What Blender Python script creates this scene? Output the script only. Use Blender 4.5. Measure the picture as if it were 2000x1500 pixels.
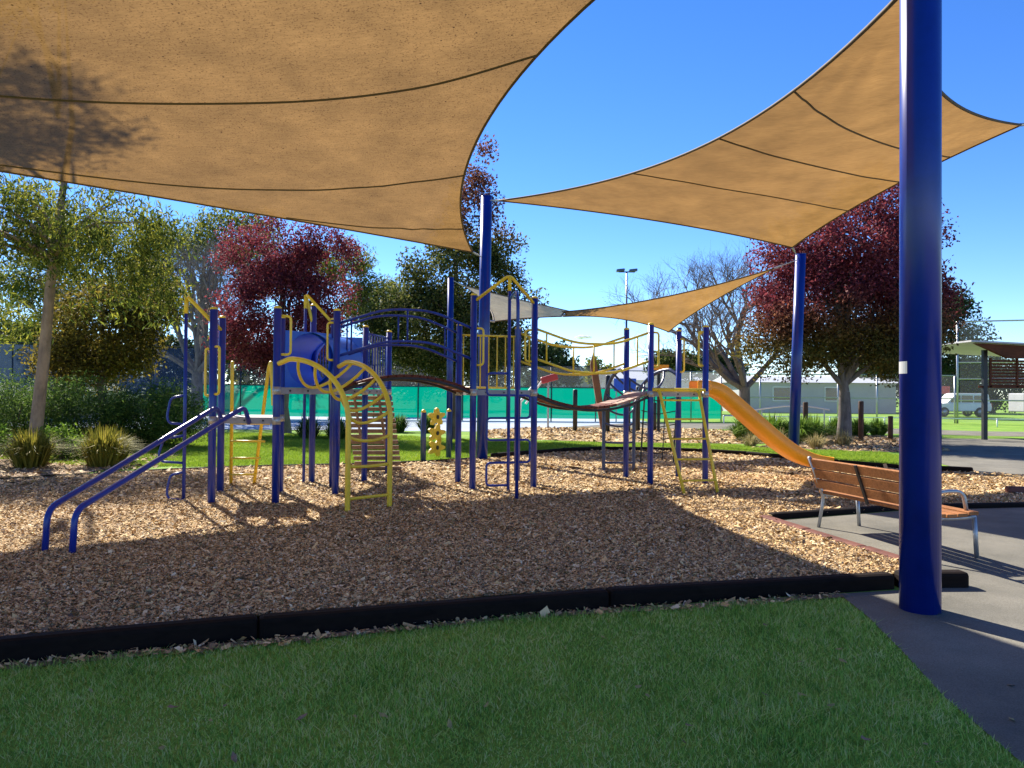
import bpy, bmesh, math, random
import numpy as np
from mathutils import Vector, Matrix
R=math.radians; rnd=random.Random(7); nr=np.random.default_rng(7)
for o in list(bpy.data.objects): bpy.data.objects.remove(o)
S=bpy.context.scene; COL=S.collection
# ---------------------------------------------------------------- camera, sky, sun
cd=bpy.data.cameras.new('camera'); cam=bpy.data.objects.new('camera',cd); COL.objects.link(cam)
cd.sensor_width=36; cd.lens=27; cd.clip_end=6000; cd.clip_start=.05
cam.matrix_world=Matrix.Translation((0,0,1.55))@Matrix.Rotation(R(90.764),4,'X')@Matrix.Rotation(R(.45),4,'Z')
S.camera=cam
SUN_AZ=R(-31.5); SUN_EL=R(38)
w=bpy.data.worlds.new('World'); S.world=w; w.use_nodes=True
nt=w.node_tree; bg=nt.nodes['Background']; sk=nt.nodes.new('ShaderNodeTexSky'); sk.sky_type='NISHITA'
sk.sun_disc=False; sk.sun_elevation=SUN_EL; sk.sun_rotation=SUN_AZ%(2*math.pi)
sk.air_density=.75; sk.dust_density=0; sk.ozone_density=3.5; sk.altitude=50
nt.links.new(sk.outputs[0],bg.inputs[0]); hs=nt.nodes.new('ShaderNodeHueSaturation'); hs.inputs['Hue'].default_value=.512; hs.inputs['Saturation'].default_value=1.25; nt.links.new(sk.outputs[0],hs.inputs['Color']); nt.links.new(hs.outputs[0],bg.inputs[0]); bg.inputs[1].default_value=.10
sl=bpy.data.lights.new('sun','SUN'); sl.energy=5; sl.angle=R(.53); sl.color=(1,.93,.82)
so=bpy.data.objects.new('sun',sl); COL.objects.link(so)
sd=Vector((math.sin(SUN_AZ)*math.cos(SUN_EL),math.cos(SUN_AZ)*math.cos(SUN_EL),math.sin(SUN_EL)))
so.rotation_euler=sd.to_track_quat('Z','Y').to_euler(); so.location=sd*60
S.view_settings.view_transform='Standard'; S.view_settings.look='None'; S.view_settings.gamma=1
S.view_settings.exposure=1.3
S.cycles.max_bounces=8; S.cycles.transparent_max_bounces=16
# ---------------------------------------------------------------- materials
def nodes(name):
    m=bpy.data.materials.new(name); m.use_nodes=True
    t=m.node_tree; return m,t,t.nodes['Principled BSDF'],t.nodes['Material Output']
def ramp(t,fac,stops):
    r=t.nodes.new('ShaderNodeValToRGB'); e=r.color_ramp.elements
    while len(e)<len(stops): e.new(.5)
    for i,(p,c) in enumerate(stops): e[i].position=p; e[i].color=(*c,1)
    t.links.new(fac,r.inputs[0]); return r.outputs[0]
def noise(t,scale,detail=4,rough=.6,vec=None,dist=0):
    n=t.nodes.new('ShaderNodeTexNoise'); n.inputs['Scale'].default_value=scale; n.inputs['Detail'].default_value=detail
    n.inputs['Roughness'].default_value=rough; n.inputs['Distortion'].default_value=dist
    if vec is None:
        c=t.nodes.new('ShaderNodeTexCoord'); vec=c.outputs['Object']
    t.links.new(vec,n.inputs['Vector']); return n.outputs['Fac']
def bump(t,b,h,strength=.3,dist=.02):
    n=t.nodes.new('ShaderNodeBump'); n.inputs['Strength'].default_value=strength; n.inputs['Distance'].default_value=dist
    t.links.new(h,n.inputs['Height']); t.links.new(n.outputs[0],b.inputs['Normal'])
def mixc(t,f,a,b,mode='MIX'):
    m=t.nodes.new('ShaderNodeMix'); m.data_type='RGBA'; m.blend_type=mode
    for s,v in ((0,f),(6,a),(7,b)):
        if isinstance(v,(int,float)): m.inputs[s].default_value=v
        elif isinstance(v,tuple): m.inputs[s].default_value=(*v,1)
        else: t.links.new(v,m.inputs[s])
    return m.outputs[2]
def island(t): return t.nodes.new('ShaderNodeNewGeometry').outputs['Random Per Island']
def paint(name,c,rough=.35,var=.25,scale=6,metal=0,bs=.05):
    m,t,b,o=nodes(name); n=noise(t,scale,6,.7)
    d=tuple(x*(1-var) for x in c); l=tuple(min(1,x*(1+var*.6)) for x in c)
    t.links.new(ramp(t,n,[(.3,d),(.5,c),(.72,l)]),b.inputs['Base Color'])
    b.inputs['Roughness'].default_value=rough; b.inputs['Metallic'].default_value=metal
    bump(t,b,noise(t,scale*12,3),bs,.003); return m
M={}
M['blue']=paint('blue_paint',(.005,.028,.25),.32,.3,4)
M['pole']=paint('pole_paint',(.0015,.020,.22),.28,.25,2,bs=.02)
M['bluepanel']=paint('blue_plastic',(.02,.12,.58),.38,.12,3)
M['slate']=paint('slate_blue_paint',(.035,.055,.13),.3,.3,5)
M['yellow']=paint('yellow_paint',(.82,.56,.03),.35,.18,5)
M['orange']=paint('orange_plastic',(.95,.36,.01),.38,.1,2)
M['grey']=paint('deck_grey',(.30,.29,.30),.55,.2,6)
M['steel']=paint('galvanised_steel',(.42,.43,.44),.42,.2,20,.7)
M['black']=paint('black_paint',(.015,.015,.016),.5,.3,8)
M['white']=paint('white_paint',(.82,.82,.81),.4,.08,4)
M['rubber']=paint('black_rubber',(.025,.022,.022),.8,.4,14)
M['red']=paint('red_paint',(.45,.03,.035),.4,.2,4)
M['glass']=paint('dark_glass',(.03,.035,.04),.08,.2,2)
M['palegrey']=paint('pale_render',(.42,.43,.44),.8,.12,.6)
M['cream']=paint('cream_render',(.55,.52,.47),.8,.12,.6)
M['roofmetal']=paint('metal_roof',(.5,.51,.52),.5,.12,1)
M['brownpanel']=paint('brown_panel',(.22,.09,.035),.6,.3,3)
def wood(name,c,sc=(2,30,30),var=.45,rough=.7):
    m,t,b,o=nodes(name); tc=t.nodes.new('ShaderNodeTexCoord'); mp=t.nodes.new('ShaderNodeMapping')
    mp.inputs['Scale'].default_value=sc; t.links.new(tc.outputs['Object'],mp.inputs[0])
    n=noise(t,1.5,6,.7,mp.outputs[0],.6); k=noise(t,3,4)
    a=ramp(t,n,[(.28,tuple(x*(1-var) for x in c)),(.5,c),(.75,tuple(min(1,x*1.35) for x in c))])
    k2=ramp(t,k,[(.35,(.72,.72,.74)),(.65,(1.08,1.05,1.0))]); t.links.new(mixc(t,1,a,k2,'MULTIPLY'),b.inputs['Base Color'])
    b.inputs['Roughness'].default_value=rough; b.inputs['Specular IOR Level'].default_value=.12; bump(t,b,n,.35,.004); return m
M['bench']=wood('bench_timber',(.38,.165,.065)); M['slat']=wood('grey_brown_timber',(.30,.20,.13))
M['redslat']=wood('red_brown_timber',(.17,.05,.03)); M['pinkslat']=wood('pale_red_timber',(.46,.30,.24))  # second one: paler pink tone for the slats at one bridge end
M['sleeper']=wood('dark_sleeper',(.013,.008,.006),(1.2,14,14),.5,.8); M['curb']=wood('red_brown_sleeper',(.17,.075,.06),(1.2,14,14),.4,.75)
M['darkwood']=wood('shelter_timber',(.13,.045,.022)); M['post']=wood('bollard_timber',(.10,.06,.045),(20,20,2))
def leafmat(name,stops,trans=.45,rough=.45,zr=None,ns=.55):
    m,t,b,o=nodes(name); r=island(t); n=noise(t,ns,3)
    mx=t.nodes.new('ShaderNodeMath'); mx.operation='ADD'; mx.inputs[1].default_value=0
    a=t.nodes.new('ShaderNodeMath'); a.operation='MULTIPLY_ADD'; a.inputs[1].default_value=.6; t.links.new(r,a.inputs[0])
    s=t.nodes.new('ShaderNodeMath'); s.operation='MULTIPLY'; s.inputs[1].default_value=.5; t.links.new(n,s.inputs[0]); t.links.new(s.outputs[0],a.inputs[2])
    c=ramp(t,a.outputs[0],stops)
    if zr:
        z0,z1,stops2=zr; g=t.nodes.new('ShaderNodeSeparateXYZ'); tc=t.nodes.new('ShaderNodeTexCoord'); t.links.new(tc.outputs['Object'],g.inputs[0])
        j=t.nodes.new('ShaderNodeMath'); j.operation='MULTIPLY_ADD'; j.inputs[1].default_value=2.2; t.links.new(noise(t,.7,2),j.inputs[0]); t.links.new(g.outputs[2],j.inputs[2])
        mr=t.nodes.new('ShaderNodeMapRange'); mr.inputs[1].default_value=z0+1.1; mr.inputs[2].default_value=z1+1.1; t.links.new(j.outputs[0],mr.inputs[0])
        c=mixc(t,mr.outputs[0],ramp(t,a.outputs[0],stops2),c)
    t.links.new(c,b.inputs['Base Color']); b.inputs['Roughness'].default_value=.68; b.inputs['Specular IOR Level'].default_value=.15
    tr=t.nodes.new('ShaderNodeBsdfTranslucent'); t.links.new(c,tr.inputs[0]); mi=t.nodes.new('ShaderNodeMixShader'); mi.inputs[0].default_value=trans
    t.links.new(b.outputs[0],mi.inputs[1]); t.links.new(tr.outputs[0],mi.inputs[2]); t.links.new(mi.outputs[0],o.inputs[0]); return m
G_=lambda a,b,c:[(.2,a),(.5,b),(.85,c)]
GREEN=G_((.018,.035,.01),(.05,.085,.02),(.13,.15,.03)); OLIVE=G_((.03,.035,.01),(.09,.085,.02),(.2,.15,.035))
REDL=G_((.05,.010,.018),(.16,.028,.042),(.33,.075,.08))
M['gumleaf']=leafmat('gum_leaf',G_((.025,.042,.011),(.095,.13,.022),(.32,.31,.04)),.52)
M['autumn']=leafmat('autumn_leaf',G_((.04,.03,.012),(.13,.11,.02),(.30,.22,.03)),.5)
M['redleaf']=leafmat('red_leaf',REDL,.4)
M['ashleaf']=leafmat('ash_leaf',REDL,.4,.45,(3.2,5.0,OLIVE))
M['pearleaf']=leafmat('pear_leaf',G_((.06,.02,.02),(.13,.05,.035),(.24,.10,.06)),.4,.4,(6.4,7.8,G_((.02,.035,.01),(.06,.085,.02),(.20,.19,.05))))
M['darkleaf']=leafmat('dark_leaf',G_((.012,.025,.01),(.03,.055,.018),(.07,.10,.03)),.3)
M['hedgeleaf']=leafmat('hedge_leaf',G_((.022,.05,.011),(.065,.13,.022),(.18,.26,.045)),.4)
M['strap']=leafmat('strap_leaf',G_((.04,.09,.012),(.10,.19,.02),(.22,.32,.04)),.4)
M['tuft']=leafmat('tuft_leaf',G_((.06,.07,.012),(.20,.19,.025),(.42,.34,.06)),.4)
M['drytuft']=leafmat('dry_tuft',G_((.16,.13,.05),(.34,.28,.12),(.55,.46,.22)),.3)
M['grassblade']=leafmat('grass_blade',[(.22,(.09,.22,.04)),(.45,(.25,.50,.08)),(.64,(.46,.66,.13)),(.84,(.76,.74,.34))],.45,.5,None,3.0)
M['farblade']=leafmat('far_grass_blade',G_((.14,.24,.02),(.25,.38,.03),(.38,.48,.06)),.35,.5)
M['bark']=wood('bark',(.16,.12,.09),(6,6,1.5),.5,.9); M['gumbark']=wood('gum_bark',(.36,.25,.17),(3,3,.8),.45,.85); M['greybark']=wood('grey_bark',(.19,.165,.15),(6,6,1.5),.45,.9)
def ground(name,stops,scale,fine,bs=.5,bd=.02,rough=.9):
    m,t,b,o=nodes(name); n=noise(t,scale,8,.65); f=noise(t,fine,5,.8)
    c=ramp(t,n,stops); f2=ramp(t,f,[(.3,(.6,.6,.6)),(.5,(1,1,1)),(.72,(1.4,1.4,1.4))])
    t.links.new(mixc(t,1,c,f2,'MULTIPLY'),b.inputs['Base Color']); b.inputs['Roughness'].default_value=rough
    b.inputs['Specular IOR Level'].default_value=.08; bump(t,b,f,bs,bd); return m
M['lawn']=ground('lawn_ground',[(.3,(.11,.22,.035)),(.5,(.18,.31,.045)),(.7,(.28,.38,.07))],.7,45,.4,.02)
M['chipbase']=ground('wood_chip_ground',[(.3,(.26,.18,.09)),(.5,(.48,.35,.17)),(.7,(.62,.47,.24))],1.6,60,1,.03)
M['asphalt']=ground('asphalt',[(.3,(.125,.12,.10)),(.5,(.18,.17,.14)),(.7,(.235,.22,.18))],.9,95,.6,.006)
M['court']=ground('court_surface',[(.3,(.30,.36,.44)),(.6,(.38,.44,.52))],.4,30,.1,.004)
M['mulch']=ground('garden_mulch',[(.3,(.20,.14,.09)),(.5,(.32,.23,.15)),(.7,(.42,.32,.22))],1.5,40,1,.03)
m,t,b,o=nodes('wood_chip'); M['chip']=m
t.links.new(ramp(t,island(t),[(0,(.07,.05,.035)),(.14,(.28,.175,.09)),(.5,(.61,.395,.165)),(.8,(.74,.52,.24)),(1,(.78,.65,.42))]),b.inputs['Base Color']); b.inputs['Roughness'].default_value=.85
# shade cloth: knitted fabric that lets light through, with dirt specks
def cloth(name,c,dirt):
    m,t,b,o=nodes(name); tc=t.nodes.new('ShaderNodeTexCoord')
    n=noise(t,1.1,5); a=ramp(t,n,[(.3,tuple(x*.72 for x in c)),(.7,tuple(x*1.12 for x in c))])
    mp=t.nodes.new('ShaderNodeMapping'); mp.inputs['Scale'].default_value=(1,7,7); mp.inputs['Rotation'].default_value=(0,0,.5); t.links.new(tc.outputs['Object'],mp.inputs[0])
    a=mixc(t,1,a,ramp(t,noise(t,5,3,.6,mp.outputs[0]),[(.35,(.86,.85,.84)),(.65,(1.06,1.06,1.06))]),'MULTIPLY')
    if dirt:
        d=ramp(t,noise(t,42,3,.6),[(.55,(1,1,1)),(.68,(.38,.33,.30))]); a=mixc(t,1,a,d,'MULTIPLY')
        v=t.nodes.new('ShaderNodeTexVoronoi'); v.inputs['Scale'].default_value=4.5; t.links.new(tc.outputs['Object'],v.inputs['Vector'])
        a=mixc(t,1,a,ramp(t,v.outputs['Distance'],[(.035,(.12,.09,.07)),(.07,(1,1,1))]),'MULTIPLY')
    df=t.nodes.new('ShaderNodeBsdfDiffuse'); tl=t.nodes.new('ShaderNodeBsdfTranslucent'); t.links.new(a,df.inputs[0]); t.links.new(a,tl.inputs[0])
    tp=t.nodes.new('ShaderNodeBsdfTransparent'); tp.inputs[0].default_value=(1,.9,.75,1)
    m1=t.nodes.new('ShaderNodeMixShader'); m1.inputs[0].default_value=.55; t.links.new(df.outputs[0],m1.inputs[1]); t.links.new(tl.outputs[0],m1.inputs[2])
    m2=t.nodes.new('ShaderNodeMixShader'); m2.inputs[0].default_value=.015; t.links.new(m1.outputs[0],m2.inputs[1]); t.links.new(tp.outputs[0],m2.inputs[2])
    t.links.new(m2.outputs[0],o.inputs[0]); return m
M['sail_dirty']=cloth('shade_cloth_speckled',(.275,.160,.056),True); M['sail']=cloth('shade_cloth',(.335,.188,.060),False)
M['hem']=paint('hem_webbing',(.10,.065,.035),.8,.2,10)
def netmat(name,c,alpha):
    m,t,b,o=nodes(name); df=t.nodes.new('ShaderNodeBsdfDiffuse'); df.inputs[0].default_value=(*c,1); tp=t.nodes.new('ShaderNodeBsdfTransparent')
    tl=t.nodes.new('ShaderNodeBsdfTranslucent'); tl.inputs[0].default_value=(*c,1); m0=t.nodes.new('ShaderNodeMixShader'); m0.inputs[0].default_value=.5
    t.links.new(df.outputs[0],m0.inputs[1]); t.links.new(tl.outputs[0],m0.inputs[2])
    mi=t.nodes.new('ShaderNodeMixShader'); mi.inputs[0].default_value=1-alpha; t.links.new(m0.outputs[0],mi.inputs[1]); t.links.new(tp.outputs[0],mi.inputs[2]); t.links.new(mi.outputs[0],o.inputs[0]); return m
M['green_net']=netmat('green_windscreen',(.0,.27,.17),.95); M['wire']=netmat('chain_link',(.5,.52,.53),.30); M['finewire']=netmat('fine_chain_link',(.3,.32,.33),.12); M['dark_net']=netmat('dark_net',(.03,.05,.09),.85)
# ---------------------------------------------------------------- mesh helpers
V=Vector
def empty(name,loc,label,cat,group=None):
    o=bpy.data.objects.new(name,None); COL.objects.link(o); o.location=loc; o['label']=label; o['category']=cat; o.empty_display_size=.2
    if group: o['group']=group
    return o
def tag(o,label,cat,group=None):
    o['label']=label; o['category']=cat
    if group: o['group']=group
    return o
class MB:
    def __init__(s): s.v=[]; s.f=[]
    def add(s,v,f):
        n=len(s.v); s.v+= [tuple(p) for p in v]; s.f+= [tuple(i+n for i in q) for q in f]; return s
    def box(s,c,size,ax=None,az=None):
        c=V(c); x=(V(ax) if ax else V((1,0,0))).normalized(); z=(V(az) if az else V((0,0,1))).normalized(); y=z.cross(x).normalized(); z=x.cross(y)
        h=[d/2 for d in size]; vs=[c+x*(i*h[0])+y*(j*h[1])+z*(k*h[2]) for i in(-1,1) for j in(-1,1) for k in(-1,1)]
        return s.add(vs,[(0,1,3,2),(4,6,7,5),(0,4,5,1),(2,3,7,6),(0,2,6,4),(1,5,7,3)])
    def tube(s,pts,r,n=8,cap=True,r2=None):
        pts=[V(p) for p in pts]; N=len(pts); base=len(s.v); up=None
        for i,p in enumerate(pts):
            d=(pts[min(i+1,N-1)]-pts[max(i-1,0)]).normalized()
            if up is None: up=d.orthogonal().normalized()
            else:
                up=(up-d*up.dot(d)); up=up.normalized() if up.length>1e-5 else d.orthogonal().normalized()
            sd_=d.cross(up); rr=r if r2 is None else (r+(r2-r)*i/(N-1))
            if isinstance(r,(list,tuple)): rr=r[i]
            for k in range(n):
                a=2*math.pi*k/n; s.v.append(tuple(p+up*(math.cos(a)*rr)+sd_*(math.sin(a)*rr)))
        for i in range(N-1):
            for k in range(n):
                a=base+i*n+k; b_=base+i*n+(k+1)%n; s.f.append((a,b_,b_+n,a+n))
        if cap: s.f.append(tuple(base+k for k in reversed(range(n)))); s.f.append(tuple(base+(N-1)*n+k for k in range(n)))
        return s
    def quad(s,a,b,c,d): return s.add([a,b,c,d],[(0,1,2,3)])
    def build(s,name,mat,parent=None,smooth=False,bevel=0):
        me=bpy.data.meshes.new(name); me.from_pydata(s.v,[],s.f)
        if smooth: me.polygons.foreach_set('use_smooth',[True]*len(me.polygons))
        o=bpy.data.objects.new(name,me); COL.objects.link(o)
        if mat is not None: me.materials.append(M[mat] if isinstance(mat,str) else mat)
        if parent is not None:
            o.parent=parent
            q=parent; off=V((0,0,0))
            while q is not None: off+=q.location; q=q.parent
            me.transform(Matrix.Translation(-off))
        else:
            vv=[V(p) for p in s.v]; lo=V((sum(p.x for p in vv)/len(vv),sum(p.y for p in vv)/len(vv),min(p.z for p in vv)))
            o.location=lo; me.transform(Matrix.Translation(-lo))
        if bevel:
            b=o.modifiers.new('bevel','BEVEL'); b.width=bevel; b.segments=2; b.limit_method='ANGLE'
        return o
def fillet(pts,r=.08,k=5):
    pts=[V(p) for p in pts]; out=[pts[0]]
    for i in range(1,len(pts)-1):
        a,b,c=pts[i-1],pts[i],pts[i+1]; d1=(a-b); d2=(c-b); q=min(r,d1.length*.49,d2.length*.49)
        p0=b+d1.normalized()*q; p1=b+d2.normalized()*q
        for j in range(k+1):
            u=j/k; out.append(p0*(1-u)**2+b*(2*u*(1-u))+p1*u*u)
    return out+[pts[-1]]
def T(name,pts,r,mat,parent,fr=.08,n=8): return MB().tube(fillet(pts,fr) if len(pts)>2 else pts,r,n).build(name,mat,parent,True)
def lerp(a,b,t): return V(a)*(1-t)+V(b)*t
def flat(name,poly,z,mat,kind='structure'):
    """ground sheet that follows the slope gz(y), z metres above it"""
    from mathutils.geometry import tessellate_polygon
    bm=bmesh.new(); vs=[bm.verts.new((x,y,0)) for x,y in poly]
    for tri in tessellate_polygon([[V((x,y,0)) for x,y in poly]]): bm.faces.new([vs[i] for i in tri])
    for yk in (5.5,11): bmesh.ops.bisect_plane(bm,geom=bm.verts[:]+bm.edges[:]+bm.faces[:],plane_co=(0,yk,0),plane_no=(0,1,0))
    bmesh.ops.triangulate(bm,faces=bm.faces[:])
    for v in bm.verts: v.co.z=gz(v.co.y)+z
    bmesh.ops.recalc_face_normals(bm,faces=bm.faces[:])
    me=bpy.data.meshes.new(name); bm.to_mesh(me); bm.free()
    if me.polygons[0].normal.z<0: me.flip_normals()
    o=bpy.data.objects.new(name,me); COL.objects.link(o); me.materials.append(M[mat]); o['kind']=kind; return o
def gz(y): return -.12 if y<5.5 else (-.02 if y>11 else -.12+.1*(y-5.5)/5.5)
# ---------------------------------------------------------------- ground
flat('ground',[(-1500,-60),(1500,-60),(1500,3000),(-1500,3000)],0,'lawn')
CH=[(-12,1.3),(-3.18,4.82),(-1.91,5.28),(0,5.98),(1.7,6.36),(3.41,6.78),(3.85,6.78),(3.25,9.87),(5.52,10.75),(7.46,11.1),(12,11.3),(12.6,14.0),(9.64,16.0),(8.4,16.6),(7.3,18.1),(6.3,20.0),(4.7,21.4),(2.9,21.7),(1.27,20.7),(-.49,18.7),(-1.54,17.8),(-2.48,17.0),(-6.0,15.8),(-7.76,14.25),(-8.8,13.24),(-12,11.2)]
def chip_sheet():
    from mathutils.geometry import tessellate_polygon
    bm=bmesh.new(); vs=[bm.verts.new((x,y,0)) for x,y in CH]
    for tri in tessellate_polygon([[V((x,y,0)) for x,y in CH]]): bm.faces.new([vs[i] for i in tri])
    bmesh.ops.recalc_face_normals(bm,faces=bm.faces[:])
    me=bpy.data.meshes.new('wood_chip_bed'); bm.to_mesh(me); bm.free(); o=bpy.data.objects.new('wood_chip_bed',me); COL.objects.link(o)
    if me.polygons[0].normal.z<0: me.flip_normals()
    me.materials.append(M['chipbase']); o['kind']='structure'
chip_sheet()
PATH=[(2.2,-20),(2.3,2.5),(2.34,3.51),(2.42,4.3),(2.58,5.09),(2.7,5.8),(2.75,6.45),(3.9,6.7),(3.3,9.8),(5.52,10.7),(7.46,11.05),(12.2,11.2),(12.8,14.1),(9.75,16.1),(10.3,19),(11.5,23),(13,26.5),(15.5,29.5),(45,30),(45,-20)]
flat('path',PATH,.006,'asphalt')
flat('far_path',[(-3,40),(0,37),(9,36.5),(15,33.5),(20,31.5),(45,31),(45,34),(22,36),(16,41),(13,44),(-3,44)],.008,'asphalt')
flat('second_chip_bed',[(-1.0,27.5),(3,25.5),(8,25.2),(10.5,27.5),(12,33),(8,36),(1,36.6),(-1.4,33)],.012,'chipbase')
flat('garden_bed',[(7.2,23.3),(10,21.8),(12.8,22.4),(14.2,26),(15,31),(12.4,33),(10.8,27.6)],.014,'mulch')
flat('left_garden_bed',[(-9.2,13.6),(-8.1,14.6),(-8.0,15.6),(-9.3,19),(-10.2,23),(-16,27),(-30,24),(-30,8),(-12.2,11.4)],.014,'mulch')
flat('tennis_court',[(-22,32.5),(-1,32),(8,45),(8,62),(-30,62),(-30,40)],.010,'court')
flat('side_path',[(-3.6,24),(-1.3,23.2),(-1.0,24.2),(-3.4,25.4),(-8,26.2),(-8,25.2)],.009,'asphalt')
# loose chips and grass blades
def inpoly(px,py,poly):
    r=np.zeros(px.shape,bool); n=len(poly)
    for i in range(n):
        x1,y1=poly[i]; x2,y2=poly[(i+1)%n]
        c=((y1>py)!=(y2>py)); xx=(x2-x1)*(py-y1)/((y2-y1) if y2!=y1 else 1e-9)+x1; r^=c&(px<xx)
    return r
def scatter(poly,y0,y1,dens,margin=1.2):
    xs=[p[0] for p in poly]; xm=.72*y1+margin; x0,x1=max(min(xs),-xm),min(max(xs),xm)
    n=int((x1-x0)*(y1-y0)*dens); x=nr.uniform(x0,x1,n); y=nr.uniform(y0,y1,n)
    k=inpoly(x,y,poly)&(np.abs(x)<.72*y+margin); return x[k],y[k]
def mesh_np(name,co,faces_n,nf,mat,kind='stuff'):
    me=bpy.data.meshes.new(name); me.vertices.add(len(co)); me.vertices.foreach_set('co',co.astype(np.float32).ravel())
    me.loops.add(nf*faces_n); me.loops.foreach_set('vertex_index',np.arange(nf*faces_n,dtype=np.int32))
    me.polygons.add(nf); me.polygons.foreach_set('loop_start',np.arange(0,nf*faces_n,faces_n,dtype=np.int32)); me.update(calc_edges=True)
    me.materials.append(M[mat]); o=bpy.data.objects.new(name,me); COL.objects.link(o)
    if kind: o['kind']=kind
    return o
def chips(name,parts):
    A=[]
    for poly,y0,y1,dens,sz,zf in parts:
        x,y=scatter(poly,y0,y1,dens); n=len(x)
        z=zf(y)+nr.uniform(.002,.02,n); th=nr.uniform(0,6.283,n); L=sz*np.exp(nr.normal(-.28,.40,n))/2; W=L*nr.uniform(.22,.6,n)
        d=np.stack([np.cos(th),np.sin(th),nr.normal(0,.35,n)],1); s=np.stack([-np.sin(th),np.cos(th),nr.normal(0,.45,n)],1)
        c=np.stack([x,y,z],1); q=np.stack([c-d*L[:,None]-s*W[:,None],c+d*L[:,None]-s*(W*.6)[:,None],c+d*(L*.9)[:,None]+s*W[:,None],c-d*(L*.8)[:,None]+s*(W*.9)[:,None]],1)
        A.append(q.reshape(-1,3))
    co=np.concatenate(A); return mesh_np(name,co,4,len(co)//4,'chip')
z0=lambda y:np.zeros_like(y)
zl=lambda y:np.where(y<5.5,-.108,-.108+.1*(y-5.5)/5.5)
FE=[(-9,2.25),(-5,3.9),(-3.18,4.64),(-1.91,5.1),(0,5.8),(1.7,6.18),(2.75,6.45)]
SPILL=FE+[(x+.03,y-.09-.10*(i%2)) for i,(x,y) in reversed(list(enumerate(FE)))]
flat('soil_strip',FE+[(x+.02,y-.1) for x,y in reversed(FE)],.008,'mulch')
chips('loose_wood_chips',[(CH,3,8,6500,.029,z0),(CH,8,11.5,3200,.036,z0),(CH,11.5,15,1200,.048,z0),(CH,15,22,280,.075,z0),(SPILL,2,7,900,.04,zl)])
chips('far_wood_chips',[([(-1.0,27.5),(3,25.5),(8,25.2),(10.5,27.5),(12,33),(8,36),(1,36.6),(-1.4,33)],25,36,60,.13,z0),([(7.2,23.3),(10,21.8),(12.8,22.4),(14.2,26),(15,31),(12.4,33),(10.8,27.6)],21,33,60,.12,z0),([(-9.2,13.6),(-7.9,14.6),(-7.2,15.7),(-8.2,19),(-16,20),(-16,10)],10,20,150,.08,z0)])
def blades(name,parts,mat):
    A=[]
    for poly,y0,y1,dens,h,wd in parts:
        x,y=scatter(poly,y0,y1,dens,.6); n=len(x); z=np.where(y<5.5,-.12,np.where(y>11,-.02,-.12+.1*(y-5.5)/5.5))
        th=nr.uniform(0,6.283,n); hh=h*nr.uniform(.45,1.3,n); pf=np.sin(1.7*x+1.3*y)*np.sin(2.3*y-1.1*x)+.6*np.sin(5.1*x-2.2*y)*np.sin(3.7*y+1.9*x); hh*=1+.32*pf; lean=nr.normal(0,.95,n); la=nr.uniform(0,6.283,n)
        b=np.stack([x,y,z],1); s=np.stack([np.cos(th),np.sin(th),th*0],1)*(wd*nr.uniform(.6,1.3,n)/2)[:,None]
        tip=b+np.stack([np.cos(la)*hh*lean,np.sin(la)*hh*lean,hh],1); A.append(np.stack([b-s,b+s,tip],1).reshape(-1,3))
    co=np.concatenate(A); return mesh_np(name,co,3,len(co)//3,mat)
LAWN1=[(-6,-1),(2.2,-1),(2.3,2.5),(2.34,3.51),(2.42,4.3),(2.58,5.09),(2.68,5.8),(2.7,6.3),(1.7,6.12),(0,5.74),(-1.91,5.03),(-3.18,4.56),(-6,3.3)]
blades('lawn_grass',[(LAWN1,1.8,3.2,9500,.032,.0048),(LAWN1,3.2,4.6,7000,.034,.0058),(LAWN1,4.6,6.4,5200,.036,.007)],'grassblade')
LAWN2=[(-9,16),(-6,16.1),(-2.5,17.3),(-1.5,18.2),(-.5,19.1),(1.27,21.1),(2.9,22.1),(4.7,21.8),(6.4,20.4),(7.5,18.4),(8.5,17),(9.6,16.5),(10.2,19),(10.5,21.5),(8,23),(7,24.5),(3,25),(-.8,26),(-4,28),(-20,31),(-20,22)]
blades('far_lawn_grass',[(LAWN2,15.5,31,1600,.05,.02)],'farblade')
# ---------------------------------------------------------------- timber edging
def edging(name,pts,wd,h,mat,label,seg=2.4,z=None,base=-.13):
    e=empty(name,(pts[0][0],pts[0][1],gz(pts[0][1])),label,'edging')
    P=[V((x,y,0)) for x,y in pts]; D=[0]
    for a,b in zip(P,P[1:]): D.append(D[-1]+(b-a).length)
    def at(s):
        for i in range(len(P)-1):
            if s<=D[i+1]+1e-6: return lerp(P[i],P[i+1],(s-D[i])/(D[i+1]-D[i]))
        return P[-1]
    n=max(1,round(D[-1]/seg))
    for i in range(n):
        a=at(D[-1]*i/n+.002); b=at(D[-1]*(i+1)/n-.002); d=(b-a); c=(a+b)/2
        zt=(h if z is None else z)+rnd.uniform(-.006,.006); zb=gz(c.y)+base
        MB().box((c.x,c.y,(zt+zb)/2),(d.length,wd,zt-zb),d,(0,0,1)).build('sleeper',mat,e,False,.035)
    return e
off=lambda pts,dx,dy:[(x+dx,y+dy) for x,y in pts]
edging('timber_edging',[(-9,2.35),(-5,4.0),(-3.18,4.74),(-1.91,5.2),(0,5.9),(1.7,6.28),(3.3,6.69)],.14,.03,'sleeper','dark timber edging along the front lawn with the chips behind it')
edging('timber_edging',[(3.80,6.88),(3.22,9.85)],.15,.035,'curb','red-brown rounded timber kerb beside the bench pad',1.2)
edging('timber_edging',[(3.35,9.95),(5.52,10.82),(7.46,11.14),(12.2,11.3)],.13,.05,'sleeper','dark timber edging behind the bench at the back of its pad')
edging('timber_edging',[(3.36,6.71),(3.98,6.74)],.15,.04,'sleeper','short dark timber end block of edging behind the near blue pole',2)
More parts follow.
